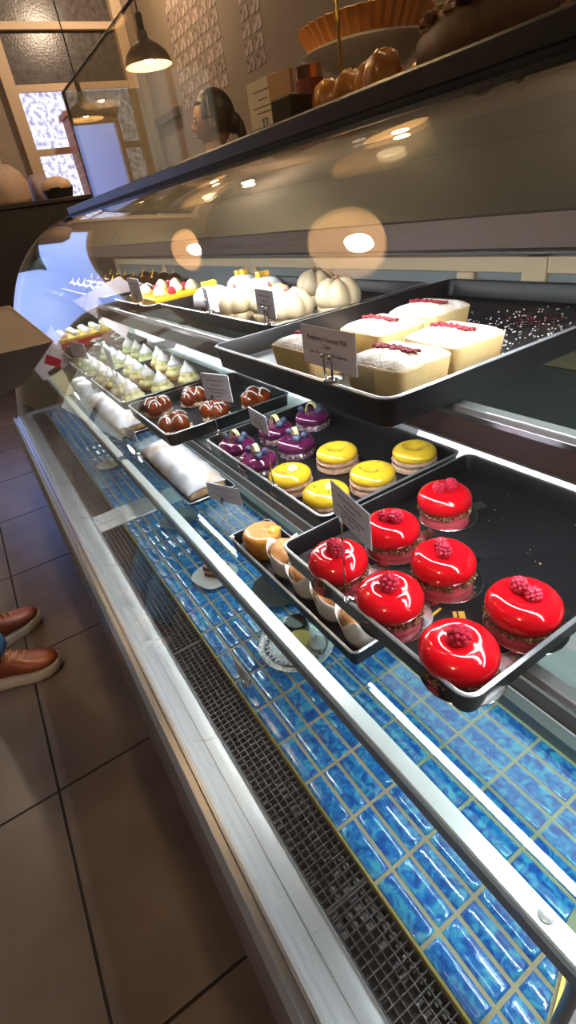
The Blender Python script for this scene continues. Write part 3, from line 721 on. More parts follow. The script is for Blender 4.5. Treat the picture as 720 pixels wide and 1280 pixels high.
# ------------------------------------------------------------------ lower shelf
iced = mat('snowy_icing', (.58,.57,.60), .5, sss=.1, noise=((.52,.36,.22), 16, .56, .74), bump=.6, bscale=40)
def white_loaf(x0,x1,y0,y1,label,seed):
    rnd = random.Random(seed)
    t = thing('iced_loaf', label, 'cake', ((x0+x1)/2,(y0+y1)/2,Z(-.6105)), group='white iced loaves on the lower shelf')
    w, d = (x1-x0), (y1-y0); bm = nb(); box(bm, -w/2,w/2,-d/2,d/2,0,.030); obj('sponge', bm, mat('toasted_sponge', (.48,.25,.10), .8, noise=((.72,.50,.25), 40, .4, .6), bump=.5), t, smooth=False, bevel=.008)
    bm = nb(); n = 9; m_ = 22; G = []
    for i in range(n):
        r_ = []
        for k in range(m_):
            u, v = i/(n-1), k/(m_-1); e_ = min(u,1-u)*2; e2 = min(v,1-v)*14
            h = .018 + .026*min(1,e_*2.2)**.5*min(1,e2)**.5 + rnd.uniform(-.006,.006) + .005*math.sin(v*38+u*3)
            r_.append(bm.verts.new((-w*.53+w*1.06*u+.003*math.sin(v*50), -d*.505+d*1.01*v, h)))
        G.append(r_)
    for i in range(n-1):
        for k in range(m_-1): bm.faces.new((G[i][k],G[i+1][k],G[i+1][k+1],G[i][k+1]))
    o = obj('icing', bm, iced, t, angle=180); s = o.modifiers.new('solid','SOLIDIFY'); s.thickness=.006; s.offset=-1; s2=o.modifiers.new('sub','SUBSURF'); s2.levels=1; s2.render_levels=1
    bm = nb()
    for i in range(7): ball(bm, (rnd.uniform(-.3,.3)*w, rnd.uniform(-.42,.42)*d, .043), rnd.uniform(.004,.009), 2, (1,1.3,.4), .001)
    obj('apricot_pieces', bm, mat('apricot', (.80,.45,.18), .5), t)
    return t
white_loaf(.297,.402,1.10,1.49,'white iced loaf with apricot bits on the near part of the lower glass shelf',3)
white_loaf(.297,.402,1.74,2.24,'white iced loaf on the lower shelf beyond the deck divider',5)
# paper wrapped muffins
muf = mat('baked_muffin', (.55,.26,.09), .6, noise=((.30,.11,.03), 40, .45, .7), bump=.6, bscale=90)
def make_pmuffin():
    t = thing('paper_muffin', '', 'muffin', group='muffins in white tulip paper')
    bm = nb(); lathe(bm, [(0,.002),(.026,.002),(.032,.046),(.033,.052),(.026,.062),(.012,.068),(0,.069)], 32, fn=lambda a,r,z:(r*(1+.04*math.cos(5*a+1)),z+.001*math.sin(7*a))); obj('muffin', bm, muf, t, angle=180)
    bm = nb(); seg = 48; rings = []
    for q in range(6):
        f_ = q/5; ring=[]
        for i in range(seg):
            a = 2*PI*i/seg; tri = abs(((a*4/(2*PI))%1)-.5)*2
            r = .0275+.009*f_+.0035*math.sin(a*4+.6)*f_; z = f_*(.042+.026*tri)
            ring.append(bm.verts.new((r*math.cos(a), r*math.sin(a), z)))
        rings.append(ring)
    bm.faces.new(list(reversed(rings[0])))
    for A,B_ in zip(rings[:-1],rings[1:]):
        for i in range(seg): bm.faces.new((A[i],A[(i+1)%seg],B_[(i+1)%seg],B_[i]))
    o = obj('tulip_paper', bm, paper, t, angle=180); s = o.modifiers.new('solid','SOLIDIFY'); s.thickness=.0006
    return t
zz = -.6105
spread(make_pmuffin, [(.340,.695,zz,.3,'paper-wrapped muffin right beside the golden cheesecake'),(.340,.620,zz,1.1,'paper-wrapped muffin second from the cheesecake'),
 (.340,.545,zz,1.9,'paper-wrapped muffin third from the cheesecake'),(.340,.470,zz,.7,'paper-wrapped muffin at the near end of the narrow tray')])
t = thing('baked_cheesecake', 'round golden baked cheesecake at the far end of the muffin tray', 'cake', (.337,.785,Z(zz)))
bm = nb(); lathe(bm, [(0,0),(.036,0),(.038,.01),(.040,.045),(.037,.052),(.030,.054),(.015,.049),(0,.047)], 40, fn=lambda a,r,z:(r*(1+.012*math.sin(5*a)),z)); obj('crust', bm, mat('golden_crust', (.62,.24,.04), .3, noise=((.34,.10,.02), 25, .45, .75), coat=.4), t, angle=180)
bm = nb(); ball(bm, (.022,-.018,.054), .012, 2, (1.2,.8,.5), .002); obj('yellow_topping', bm, mango, t)
# box card piles at the far end of the lower shelf
def make_tub():
    t = thing('white_tub', '', 'tub', group='small white tubs at the far end of lower shelf')
    bm = nb(); lathe(bm, [(0,0),(.026,0),(.032,.045),(0,.045)], 28); obj('tub', bm, WHITEP, t)
    bm = nb(); lathe(bm, [(0,.045),(.0335,.045),(.0335,.050),(.028,.058),(0,.062)], 28); obj('lid', bm, mer, t)
    return t
spread(make_tub, [(.33,2.42,-.6145,0,'white tub on the far lower shelf nearest the iced loaf'),(.33,2.52,-.6145,0,'white tub on the far lower shelf, second along'),(.41,2.47,-.6145,0,'white tub on the far lower shelf, set back from the edge')])
# ------------------------------------------------------------------ deck
ZD = -.7992
def make_plate(r, sq, m, name, label, x, y):
    bm = nb(); lathe(bm, [(0,0),(r*.5,0),(r*.55,.003),(r*.96,.010),(r,.0125),(r*.97,.0128),(r*.55,.0055),(0,.0045)], 56, fn=lambda a,rr,z:(rr*(1+sq*math.cos(4*a)),z))
    return tag(obj(name, bm, m, None, (x,y,Z(ZD)), .3, angle=60), label, 'plate')
make_plate(.058,-.06,WHITEP,'cake_plate','white rounded-square plate with cake slice on the near blue tiles',.285,1.02)
make_plate(.055,-.05,WHITEP,'cake_plate','white plate with pale cake slice on the far tiled deck',.262,1.98)
make_plate(.062,0,mat('smoked_plate',(.07,.07,.075),.2),'dark_plate','dark grey round plate half under the lower shelf near the divider',.318,1.36)
make_plate(.068,0,mat('charcoal_plate',(.05,.05,.055),.2),'dark_plate','dark round plate on the tiles under the muffin tray',.385,.86)
def wedge(name,label,x,y,z,rz,mats,s=1):
    t = thing(name, label, 'cake', (x,y,Z(z)), rz); h = 0
    for nm, th, m in mats:
        bm = nb(); P_ = [(-.03*s,-.018*s),(-.03*s,.018*s),(.035*s,.003*s),(.035*s,-.003*s)]
        A = [bm.verts.new((a,b_,h)) for a,b_ in P_]; B_ = [bm.verts.new((a,b_,h+th)) for a,b_ in P_]
        bm.faces.new(A); bm.faces.new(list(reversed(B_)))
        for i in range(4): bm.faces.new((A[i],A[(i+1)%4],B_[(i+1)%4],B_[i]))
        obj(nm, bm, m, t, smooth=False, bevel=.0015); h += th
    return t
pinkc = mat('pink_cream', (.72,.36,.30), .5)
wedge('cake_slice','pink and brown layered cake slice on the near white plate',.290,1.015,ZD+.0055,2.4,[('sponge',.012,brownm),('filling',.006,pinkc),('sponge',.012,brownm),('topping',.004,pinkc)])
wedge('cake_slice','pale lemon cake slice on the far white plate',.265,1.978,ZD+.0055,1.9,[('sponge',.012,creamy),('topping',.014,mer)])
t = thing('silver_cake_stand', 'embossed silver cake board under the lower shelf on blue tiles', 'cake board', (.325,.690,Z(ZD)))
bm = nb(); lathe(bm, [(0,0),(.074,0),(.080,.003),(.082,.006),(.079,.0065),(.070,.0055),(0,.0055)], 72, fn=lambda a,r,z:(r*(1+.012*math.cos(24*a)) if r>.07 else r, z+(.0006*math.cos(24*a) if r>.065 else 0)))
obj('board', bm, mat('embossed_silver', (.70,.72,.74), .2, 1, bump=1, bscale=300), t, angle=60)
bm = nb(); lathe(bm, [(.060,.006),(.062,.009),(.067,.009),(.069,.006)], 72, fn=lambda a,r,z:(r, z+.0012*math.cos(36*a))); obj('embossed_ring', bm, SILVER, t)
t = thing('lemon_meringue_slice', 'lemon cream and dark chocolate dessert with white meringue kiss on silver board', 'cake', (.338,.690,Z(ZD)+.0065))
bm = nb(); lathe(bm, [(0,0),(.026,0),(.027,.018),(.022,.026),(0,.027)], 32, (.008,.028,0)); obj('chocolate_layer', bm, chocm, t)
bm = nb(); lathe(bm, [(0,0),(.022,0),(.024,.012),(.017,.022),(0,.024)], 32, (-.008,-.008,0), fn=lambda a,r,z:(r*(1+.1*math.cos(3*a)),z)); obj('lemon_cream', bm, mat('lemon_curd', (.85,.62,.18), .3), t)
bm = nb(); lathe(bm, [(0,0),(.014,.001),(.017,.008),(.013,.018),(.006,.026),(.002,.032),(0,.034)], 28, (.016,-.040,.0)); obj('meringue_kiss', bm, mer, t)
# ------------------------------------------------------------------ price cards
def price_card(x,y,z,ang,s0,s1,z0,z1,label,text=None,tilt=0,foot='pin',m=None,group='price cards in the display cases'):
    """u axis = ang in the plan; card spans s0..s1 along it and z0..z1 above the foot"""
    t = thing('price_card', label, 'price card', (x,y,Z(z)), math.radians(ang)+PI, group)
    a, b_ = -s0, -s1; w = abs(b_-a); h = z1-z0; cx_ = (a+b_)/2
    bm = nb(); M = Matrix.Translation((cx_,0,(z0+z1)/2)) @ Matrix.Rotation(tilt,4,'Y')
    box(bm, -w/2,w/2,-.0007,.0007,-h/2,h/2,M); c = obj('card', bm, m or CARD, t, smooth=False)
    bm = nb()
    if text: 
        pass
    else:
        rnd = random.Random(int(1000*(x+y)))
        for k,(fz,fw) in enumerate(((.26,.62),(.08,.3),(-.08,.7),(-.2,.5),(-.34,.2))):
            xx = -w*fw/2
            while xx < w*fw/2:
                ww = rnd.uniform(.02,.07)*w; box(bm, xx,min(xx+ww,w*fw/2),-.0011,-.0007,h*fz-h*.015,h*fz+h*.015,M); xx += ww+.014*w
        obj('print', bm, INK, c, smooth=False)
        bm = None
    if text:
        bm.free()
        for k,(line,size,fz) in enumerate(text):
            cu = bpy.data.curves.new('print','FONT'); cu.body = line; cu.size = size; cu.align_x='CENTER'; cu.align_y='CENTER'; cu.extrude=.0001
            cu.materials.append(INK)
            o = bpy.data.objects.new('print', cu); C.objects.link(o); o.parent = c
            o.matrix_local = M @ Matrix.Translation((0,-.0011,h*fz)) @ Matrix.Rotation(PI/2,4,'X')
            bpy.context.view_layer.update()
            me = bpy.data.meshes.new_from_object(o.evaluated_get(bpy.context.evaluated_depsgraph_get())); q = bpy.data.objects.new('print', me); C.objects.link(q)
            q.parent = c; q.matrix_local = o.matrix_local.copy(); bpy.data.objects.remove(o)
    bm = nb()
    if foot == 'pin':
        tube(bm, [(0,-.0022,0),(0,-.0022,(z0*.6)),(cx_*.3,-.0022,z0+.010)], .0011, 6)
        box(bm, -.004,.004,-.004,.001,z0+.002,z0+.010, Matrix.Translation((cx_*.3,0,0))); tube(bm, [(-.004,-.003,.004),(.004,-.003,.008),(-.003,-.001,.012)], .0012, 6)
        lathe(bm, [(0,-.003),(.006,-.003),(.006,0),(0,.0015)], 12)
    else:
        for s in (-1,1):
            tube(bm, [(cx_+s*.007,-.002,z0+.012),(cx_+s*.007,-.002,.004),(cx_+s*.003,.004,.0025)], .0014, 6); ball(bm, (cx_+s*.007,-.0025,z0+.013), .0032, 2)
        lathe(bm, [(0,0),(.011,0),(.0105,.002),(.005,.004),(0,.0045)], 20, (cx_,.003,0))
    obj('holder', bm, CHROME, t)
    return t
price_card(.254,.372,-.4095,79.5,.016,-.066,.114,.156,'tilted price card on a tall pin in front of the red cakes')
price_card(.339,.688,-.4115,78.9,.085,-.018,.092,.124,'slanting price card on a pin between purple domes and yellow cakes', tilt=-.12)
price_card(.372,.985,-.4115,108.7,.017,-.066,.080,.136,'white price card on a pin by the caramel choux clusters')
price_card(.297,.428,-.1655,88.4,.047,-.048,.013,.054,'wide card reading raspberry coconut milk in front of the loaf cakes',
  text=[('Raspberry Coconut Milk',.0072,.22),('Cake',.0065,.04),('made with coconut milk and raspberries',.0042,-.14),('6.5',.005,-.36)], foot='legs')
price_card(.428,.795,-.1715,84.6,.024,-.050,.014,.056,'small grey price card before the nearest pumpkin bun', foot='legs')
price_card(.408,1.455,-.1775,89.2,.055,-.050,.012,.064,'grey price card at the front of the yellow slices', foot='legs')
price_card(.428,1.03,-.1715,72.9,.050,-.035,.010,.048,'narrow edge-on price card by the iced muffins', foot='legs')
price_card(.292,.840,-.5795,114.2,.035,-.050,.088,.127,'lilac-white price card on a pin over the cheesecake tray')
price_card(.288,1.505,-.5995,105.1,.040,-.022,.050,.083,'small tilted price card beside the near white iced loaf')
price_card(.281,1.44,-.411,86.3,.04,-.06,.10,.15,'grey price card on a pin in front of the yellow meringue tartlets')
price_card(.281,1.945,-.4195,100,.053,-.09,.06,.112,'mauve price card in front of the pistachio tartlets')
price_card(.183,.700,-.7992,93.7,-.007,-.060,.012,.055,'small price card with ball feet standing on the blue tiles', foot='legs')
# large paper signs at the far end
paperp = mat('pinkish_paper', (.52,.42,.42), .55, noise=((.58,.50,.52), 6, .4, .6))
def sheet(name,label,pts,m):
    P_ = [Vector((x,y,Z(z))) for x,y,z in pts]; c = sum(P_, Vector())/4; n = (P_[1]-P_[0]).cross(P_[2]-P_[0]).normalized()*.0015
    bm = nb(); A = [bm.verts.new(p-c+n) for p in P_]; B_ = [bm.verts.new(p-c-n) for p in P_]; bm.faces.new(A); bm.faces.new(list(reversed(B_)))
    for i in range(4): bm.faces.new((A[i],B_[i],B_[(i+1)%4],A[(i+1)%4]))
    return tag(obj(name, bm, m, None, c, smooth=False), label, 'sign')
sheet('paper_sign','large pinkish paper sign leaning by the chocolate domes',[(.318,1.90,-.178),(.49,1.90,-.132),(.555,1.90,-.196),(.449,1.90,-.331)],paperp)
sheet('paper_sign','pale pink paper sign hanging at the front near the far end of the middle shelf',[(.297,2.5,-.305),(.312,2.5,-.481),(.18,2.5,-.524),(.158,2.5,-.452)],paperp)
sheet('cream_card','cream yellow card at the far end of the lower glass shelf',[(.206,2.5,-.489),(.273,2.5,-.47),(.289,2.5,-.610),(.243,2.5,-.612)],mat('cream_card', (.80,.70,.42), .6))

# ------------------------------------------------------------------ on top of the counter
ZT = .133
# sneeze guard
t = thing('sneeze_guard', 'clear glass sneeze guard standing on the counter top edge', 'glass screen', (.672,1.2,Z(ZT)))
bm = nb(); box(bm, -.004,.004,-1.3,1.43,0,.362); obj('front_pane', bm, CLEAR, t, smooth=False)
bm = nb(); box(bm, .004,.32,1.424,1.432,0,.362); o = obj('end_pane', bm, REFLHAZE, t, smooth=False); o['label'] = 'clear end pane with its pale reflection painted in as haze'
bm = nb(); box(bm, -.0055,.0055,-1.3,1.435,.362,.365); box(bm, -.006,.006,1.432,1.440,0,.365); obj('dark_edge', bm, BLACK, t, smooth=False)
# tart on a white stand
t = thing('cake_stand', 'white pedestal cake stand holding the big scalloped tart', 'cake stand', (1.10,1.29,Z(ZT)))
bm = nb(); lathe(bm, [(0,0),(.07,0),(.07,.006),(.03,.018),(.018,.04),(.03,.07),(.09,.11),(.165,.150),(.172,.158),(.160,.165),(.05,.158),(0,.158)], 48); obj('stand', bm, WHITEP, t, angle=60)
t = thing('scalloped_tart', 'large orange baked tart with a fluted crust on the white stand', 'tart', (1.10,1.29,Z(ZT)+.1655))
bm = nb(); lathe(bm, [(0,0),(.135,0),(.165,.045),(.160,.047),(.150,.038),(0,.036)], 160, fn=lambda a,r,z:(r*(1+.018*math.cos(40*a)) if r>.1 else r, z)); obj('fluted_crust', bm, mat('orange_crust', (.62,.25,.06), .55), t)
bm = nb(); lathe(bm, [(0,.037),(.15,.037),(.148,.041),(0,.044)], 48); obj('filling', bm, mat('green_grey_filling', (.20,.20,.15), .5), t)
# pile of small pastries
pastm = mat('glazed_pastry', (.42,.16,.03), .35, noise=((.65,.30,.07), 30, .4, .7), coat=.4)
k = 0
where = ['left end of the front row','second in the front row','third in the front row','right end of the front row','left of the second row','middle of the second row','left of the third row','right of the third row']
for i,(x,y,z) in enumerate([(.80,1.06,0),(.80,.99,0),(.80,.92,0),(.772,.862,0),(.865,1.02,0),(.865,.95,0),(.93,1.0,0),(.94,.93,0)]):
    if i == 0:
        pr = thing('glazed_pastry', '', 'pastry', group='small glazed pastries on the counter top')
        bm = nb(); lathe(bm, [(0,0),(.024,0),(.033,.014),(.034,.034),(.026,.054),(.012,.062),(0,.058)], 28, fn=lambda a,r,zz_:(r*(1+.09*math.cos(5*a+r*60)),zz_+.003*math.sin(3*a))); obj('pastry', bm, pastm, pr, angle=180)
        bm = nb(); ball(bm, (0,0,.060), .010, 2, (1.2,1,.6), .002); obj('fruit_topping', bm, mango, pr)
        pr.location = (x,y,Z(ZT)+z); pr['label'] = 'small glazed brown pastry, '+where[0]; 
    else: dup(pr, (x,y,Z(ZT)+z), i*.9, 'small glazed brown pastry, '+where[i])
# big dark loaf with sugar on top
t = thing('crumble_cake', 'large dark brown crumble cake with pale sugared nuts on the counter top', 'cake', (.965,.67,Z(ZT)))
bm = nb(); lathe(bm, [(0,0),(.205,0),(.215,.01),(.215,.055),(.20,.07),(0,.075)], 64, fn=lambda a,r,z:(r*(1+.01*math.sin(11*a)),z)); obj('cake', bm, mat('dark_bake', (.075,.028,.012), .6, bump=.6), t, angle=60)
bm = nb(); rnd = random.Random(4)
for i in range(520):
    a = rnd.uniform(0,2*PI); r = .2*math.sqrt(rnd.random()); ball(bm, (r*1.04*math.cos(a),r*1.04*math.sin(a),.068+rnd.uniform(0,.022)-max(0,r-.19)*.8), rnd.uniform(.005,.012), 1, (1.4,1,.6), .002)
obj('crumble', bm, mat('sugared_crumble', (.22,.09,.035), .7, noise=((.66,.55,.45), 30, .5, .62)), t)
bm = nb(); tube(bm, [(-.27,-.13,.002),(-.25,-.15,.012),(-.24,-.165,.05),(-.24,-.17,.10)], .006, 8)
tag(obj('serving_tongs', bm, mat('copper_metal', (.75,.42,.25), .25, 1), None, (.98,.62,Z(ZT)+.006)), 'copper serving tongs leaning against the dark crumble cake', 'tongs')
# tent sign, copper tin, black block
t = price_card(.79,1.30,ZT,98,.060,-.055,.030,.118,'large white sign card in a chrome ball holder on the counter top', foot='legs', group='signs', m=mat('dim_card', (.70,.66,.62), .6))
t = thing('copper_tin', 'shiny copper cylinder tin on the counter top beside a sign', 'tin', (.83,1.165,Z(ZT)))
bm = nb(); lathe(bm, [(0,0),(.030,0),(.030,.105),(.031,.107),(.028,.107),(0,.100)], 36); obj('tin', bm, mat('copper_metal'), t)
bm = nb(); lathe(bm, [(.0302,.035),(.0308,.035),(.0308,.085),(.0302,.085)], 36); obj('label_band', bm, mat('dark_red_band', (.22,.05,.03), .5), t)
bm = nb(); box(bm, -.006,.006,-.035,.035,0,.115)
tag(obj('menu_leaflet', bm, mat('tan_leaflet', (.50,.30,.18), .6), None, (.80,1.235,Z(ZT)), .25, smooth=False, bevel=.001), 'upright tan leaflet between the white sign and copper tin', 'leaflet')
bm = nb(); box(bm, -.03,.03,-.035,.035,0,.055)
tag(obj('black_holder', bm, BLACK, None, (.76,1.14,Z(ZT)), .1, smooth=False, bevel=.004), 'small black box in front of the copper tin', 'box')
bm = nb(); lathe(bm, [(0,0),(.018,0),(.018,.003),(.004,.006),(.0035,.15),(.0055,.155),(.0035,.165),(.003,.20),(0,.205)], 20)
tag(obj('brass_stand', bm, GOLD, None, (.86,1.09,Z(ZT))), 'slim upright brass rod stand beside the copper tin', 'stand')

# ------------------------------------------------------------------ pendants
shade_o = mat('shade_outside', (.16,.12,.09), .45, .3)
shade_i = mat('shade_inside', (.92,.72,.52), .6)
bulbm = emis('bulb', (1.0,.74,.42), 95)
def make_pendant():
    t = thing('pendant_lamp', '', 'lamp', group='dome pendant lamps')
    prof = [(.145,0),(.140,.022),(.125,.055),(.095,.085),(.055,.11),(.032,.125),(.028,.16)]
    bm = nb(); lathe(bm, prof, 48); o = obj('lamp_shade', bm, shade_o, t, angle=180)
    bm = nb(); lathe(bm, [(r-.003,z+.0005) for r,z in prof[:-1]]+[(0,.123)], 48); obj('shade_lining', bm, shade_i, o, angle=180)
    bm = nb(); tube(bm, [(0,0,.13),(0,0,.24)], .02, 16); tube(bm, [(0,0,.24),(0,0,1.5)], .005, 8); obj('cord', bm, BLACK, t)
    bm = nb(); ball(bm, (0,0,.045), .032, 3); obj('bulb', bm, bulbm, t)
    return t
pend = [(1.205,3.0,.645,0,'glowing dome pendant lamp hanging above the person behind the counter'),(1.16,1.50,.64,0,'pendant lamp over the near part of the counter, seen mirrored in the glass'),
 (.335,1.66,.85,0,'pendant lamp above the near case, seen as the big glowing disc in the glass'),(.335,3.30,.88,0,'pendant lamp above the far case, seen as the small disc in the glass'),
 (1.27,4.55,.70,0,'pendant lamp farthest away behind the hazed end pane'),(1.09,2.95,.93,0,'higher pendant lamp at the top edge of the window frame')]
for i, (x, y, z, rz, lab) in enumerate(pend[:5]):
    if i == 0: pl_ = make_pendant(); pl_.location = (x,y,Z(z)); pl_['label'] = lab; pl_.scale = (.78,)*3
    else: dup(pl_, (x,y,Z(z)), 0, lab, 1.65 if i in (2,3) else .85)

# ------------------------------------------------------------------ postcards on the right wall
cardm = [mat('postcard_%d'%i, c, .6, noise=(c2, 30, .42, .58)) for i,(c,c2) in enumerate((((.55,.45,.38),(.20,.14,.12)),((.45,.36,.32),(.16,.10,.09)),((.60,.50,.44),(.30,.20,.16))))]
rnd = random.Random(9)
rows = []
def postcards(y0,y1,z0,z1,nc,nr,side,tint):
    base = None
    for r in range(nr):
        for c in range(nc):
            y = y1-(y1-y0)*(c+.5)/nc; z = z1-(z1-z0)*(r+.5)/nr
            rows.append((y,z,side,r,c,nc))
ordn = ['first','second','third','fourth','fifth','sixth','seventh','eighth','ninth','tenth','eleventh','twelfth']
def build_cards(y0,y1,z0,z1,nc,nr,side):
    w = (y1-y0)/nc; h = (z1-z0)/nr; protos = []
    for k in range(3):
        pass
    me = []
    for k in range(3):
        bm = nb(); box(bm, -.004,.0,-w*.36,w*.36,-h*.38,h*.38); o = obj('postcard', bm, cardm[k], None, smooth=False); me.append(o.data); bpy.data.objects.remove(o)
    for r in range(nr):
        for c in range(nc):
            y = y1-w*(c+.5); z = z1-h*(r+.5); k = rnd.randrange(3)
            o = bpy.data.objects.new('postcard', me[k]); C.objects.link(o); o.location = (2.351, y, Z(z)); o.rotation_euler = (rnd.uniform(-.05,.05),0,0)
            tag(o, 'small postcard pinned on the %s wall panel, %s row from top, %s column' % (side, ordn[r], ordn[c]), 'postcard', 'postcards on the %s panel' % side)
build_cards(4.33,5.25,.80,1.70,6,10,'wide')
build_cards(3.75,4.05,.80,1.50,2,8,'narrow')

# ------------------------------------------------------------------ far black counter with bags
bm = nb(); box(bm, .20,1.25,-.35,.35,0,Z(.255)); 
t = thing('far_counter', 'tall black counter against the far wall under the window', 'counter', (0,5.35,0))
obj('body', bm, BLACK, t, smooth=False, bevel=.006)
bm = nb(); box(bm, .18,1.27,-.37,.37,Z(.255),Z(.285)); obj('top', bm, COUNTER, t, smooth=False, bevel=.004)
def sack(name,label,cat,x,y,z,w,d,h,m,seed):
    rnd = random.Random(seed); bm = nb()
    lathe(bm, [(0,0),(.9,0),(1.0,.15),(.98,.5),(.85,.8),(.5,1.0),(0,1.02)], 22, fn=lambda a,r,zz_:(r*(1+.10*math.sin(3*a+seed)+.06*math.sin(7*a+zz_*5)),zz_+.06*math.sin(2*a+seed)*(zz_>.1)))
    for v in bm.verts: v.co = Vector((v.co.x*w/2, v.co.y*d/2, v.co.z*h))
    return tag(obj(name, bm, m, None, (x,y,Z(z)), angle=180), label, cat)
bagm = mat('beige_bag', (.42,.30,.22), .6, bump=.8, bscale=12)
sack('paper_bag','crumpled beige bag at the left on the far black counter','bag',.66,5.2,.286,.32,.3,.26,bagm,1)
sack('paper_bag','smaller beige bag slumped beside the black basket','bag',.955,5.45,.286,.18,.22,.20,mat('mauve_bag', (.30,.22,.22), .6),2)
t = thing('bread_basket', 'black basket covered by a tan cloth on the far counter', 'basket', (1.04,5.15,Z(.286)))
bm = nb(); lathe(bm, [(0,0),(.10,0),(.125,.075),(.120,.075),(.095,.008),(0,.008)], 28); obj('basket', bm, BLACK, t)
bm = nb(); lathe(bm, [(.122,.065),(.128,.08),(.11,.12),(.06,.15),(0,.16)], 28, fn=lambda a,r,z:(r*(1+.04*math.sin(4*a)),z)); obj('cloth', bm, mat('tan_cloth', (.50,.35,.23), .8), t, angle=180)

# ------------------------------------------------------------------ people
def ring_body(bm, secs, seg=20, cap=True):
    """secs: (centre, rx, ry[, yaw]) elliptical sections -> skin"""
    rings = []
    for s in secs:
        c, rx, ry = Vector(s[0]), s[1], s[2]; yaw = s[3] if len(s) > 3 else 0
        rings.append([bm.verts.new(c+Matrix.Rotation(yaw,3,'Z')@Vector((rx*math.cos(2*PI*i/seg), ry*math.sin(2*PI*i/seg), 0))) for i in range(seg)])
    for A,B_ in zip(rings[:-1],rings[1:]):
        for i in range(seg): bm.faces.new((A[i],A[(i+1)%seg],B_[(i+1)%seg],B_[i]))
    if cap: bm.faces.new(list(reversed(rings[0]))); bm.faces.new(rings[-1])
def limb(bm, pts, radii, seg=14): tube(bm, crspline(pts,4), [radii[min(int(i/4),len(radii)-1)]*(1-(i%4)/4)+radii[min(int(i/4)+1,len(radii)-1)]*((i%4)/4) for i in range((len(pts)-1)*4+1)], seg)
def head(bm, c, h=.235):
    """face towards -x (local); c = centre"""
    n, m_ = 26, 32; G = []
    for i in range(n+1):
        th = PI*i/n; r_ = []
        for k in range(m_):
            ph = 2*PI*k/m_; z = math.cos(th); s = math.sin(th)
            x = s*math.cos(ph)*.40; y = s*math.sin(ph)*.315; zz_ = z*.5
            f = max(0,-math.cos(ph))*s
            if zz_ < -.05: y *= 1+.55*(zz_+.05); x *= 1+ .25*(zz_+.05)
            if f > .0:
                yy = abs(math.sin(ph))*s
                nose = math.exp(-(yy/.13)**2)*math.exp(-((zz_+.07)/.085)**2); x -= .095*nose*f
                x -= .02*math.exp(-(yy/.25)**2)*math.exp(-((zz_+.235)/.035)**2)*f - .0
                x += .03*math.exp(-((yy-.38)/.17)**2)*math.exp(-((zz_-.02)/.06)**2)*f
                x -= .035*math.exp(-(yy/.22)**2)*math.exp(-((zz_+.40)/.07)**2)*f
            r_.append(bm.verts.new(Vector(c)+Vector((x,y,zz_))*h))
            if i in (0,n): break
        G.append(r_)
    for A,B_ in zip(G[:-1],G[1:]):
        for k in range(m_):
            j=(k+1)%m_
            if len(A)==1: bm.faces.new((A[0],B_[k],B_[j]))
            elif len(B_)==1: bm.faces.new((A[k],A[j],B_[0]))
            else: bm.faces.new((A[k],A[j],B_[j],B_[k]))
    for s in (-1,1): ball(bm, Vector(c)+Vector((.03,s*.315,-.03))*h, .034, 2, (.6,.3,1))
skinm = mat('skin', (.42,.23,.15), .5, sss=.15); hairm = mat('dark_hair', (.018,.010,.008), .45)
browncl = mat('brown_jacket', (.055,.03,.022), .8)
def hand(bm, w, d, s):
    """palm at w pointing along d with five curled fingers, s = thumb side"""
    d = Vector(d).normalized(); side = d.cross(Vector((0,0,1))).normalized()*s; up = side.cross(d)
    tube(bm, [w, w+d*.03, w+d*.075, w+d*.09], [.024,.032,.036,.028], 12)
    for i,(o,l) in enumerate(((-.027,.058),(-.009,.072),(.009,.078),(.027,.068))):
        b0 = Vector(w)+d*.075+side*o; tube(bm, [b0, b0+d*l*.5, b0+d*l*.8-Vector((0,0,.018)), b0+d*l*.85-Vector((0,0,.038))], [.010,.009,.008,.006], 8)
    b0 = Vector(w)+d*.02+side*.03; tube(bm, [b0, b0+side*.022+d*.025, b0+side*.026+d*.055], [.012,.010,.007], 8)
def eyes(par, c, h):
    for s in (-1,1):
        bm = nb(); ball(bm, Vector(c)+Vector((-.345,s*.145,.015))*h, .0125, 2); e_ = obj('eye', bm, mat('eye_white', (.7,.68,.65), .2), par)
        bm = nb(); ball(bm, Vector(c)+Vector((-.388,s*.145,.015))*h, .006, 2); obj('iris', bm, hairm, e_)
        bm = nb(); tube(bm, [Vector(c)+Vector(p)*h for p in ((-.36,s*.07,.075),(-.375,s*.14,.095),(-.33,s*.22,.075))], .0028, 6); obj('eyebrow', bm, hairm, par)
    bm = nb(); tube(bm, [Vector(c)+Vector(p)*h for p in ((-.375,-.09,-.235),(-.395,-.04,-.228),(-.40,0,-.232),(-.395,.04,-.228),(-.375,.09,-.235))], [.002,.0045,.005,.0045,.002], 8); obj('lips', bm, mat('lips', (.35,.10,.09), .4), par)
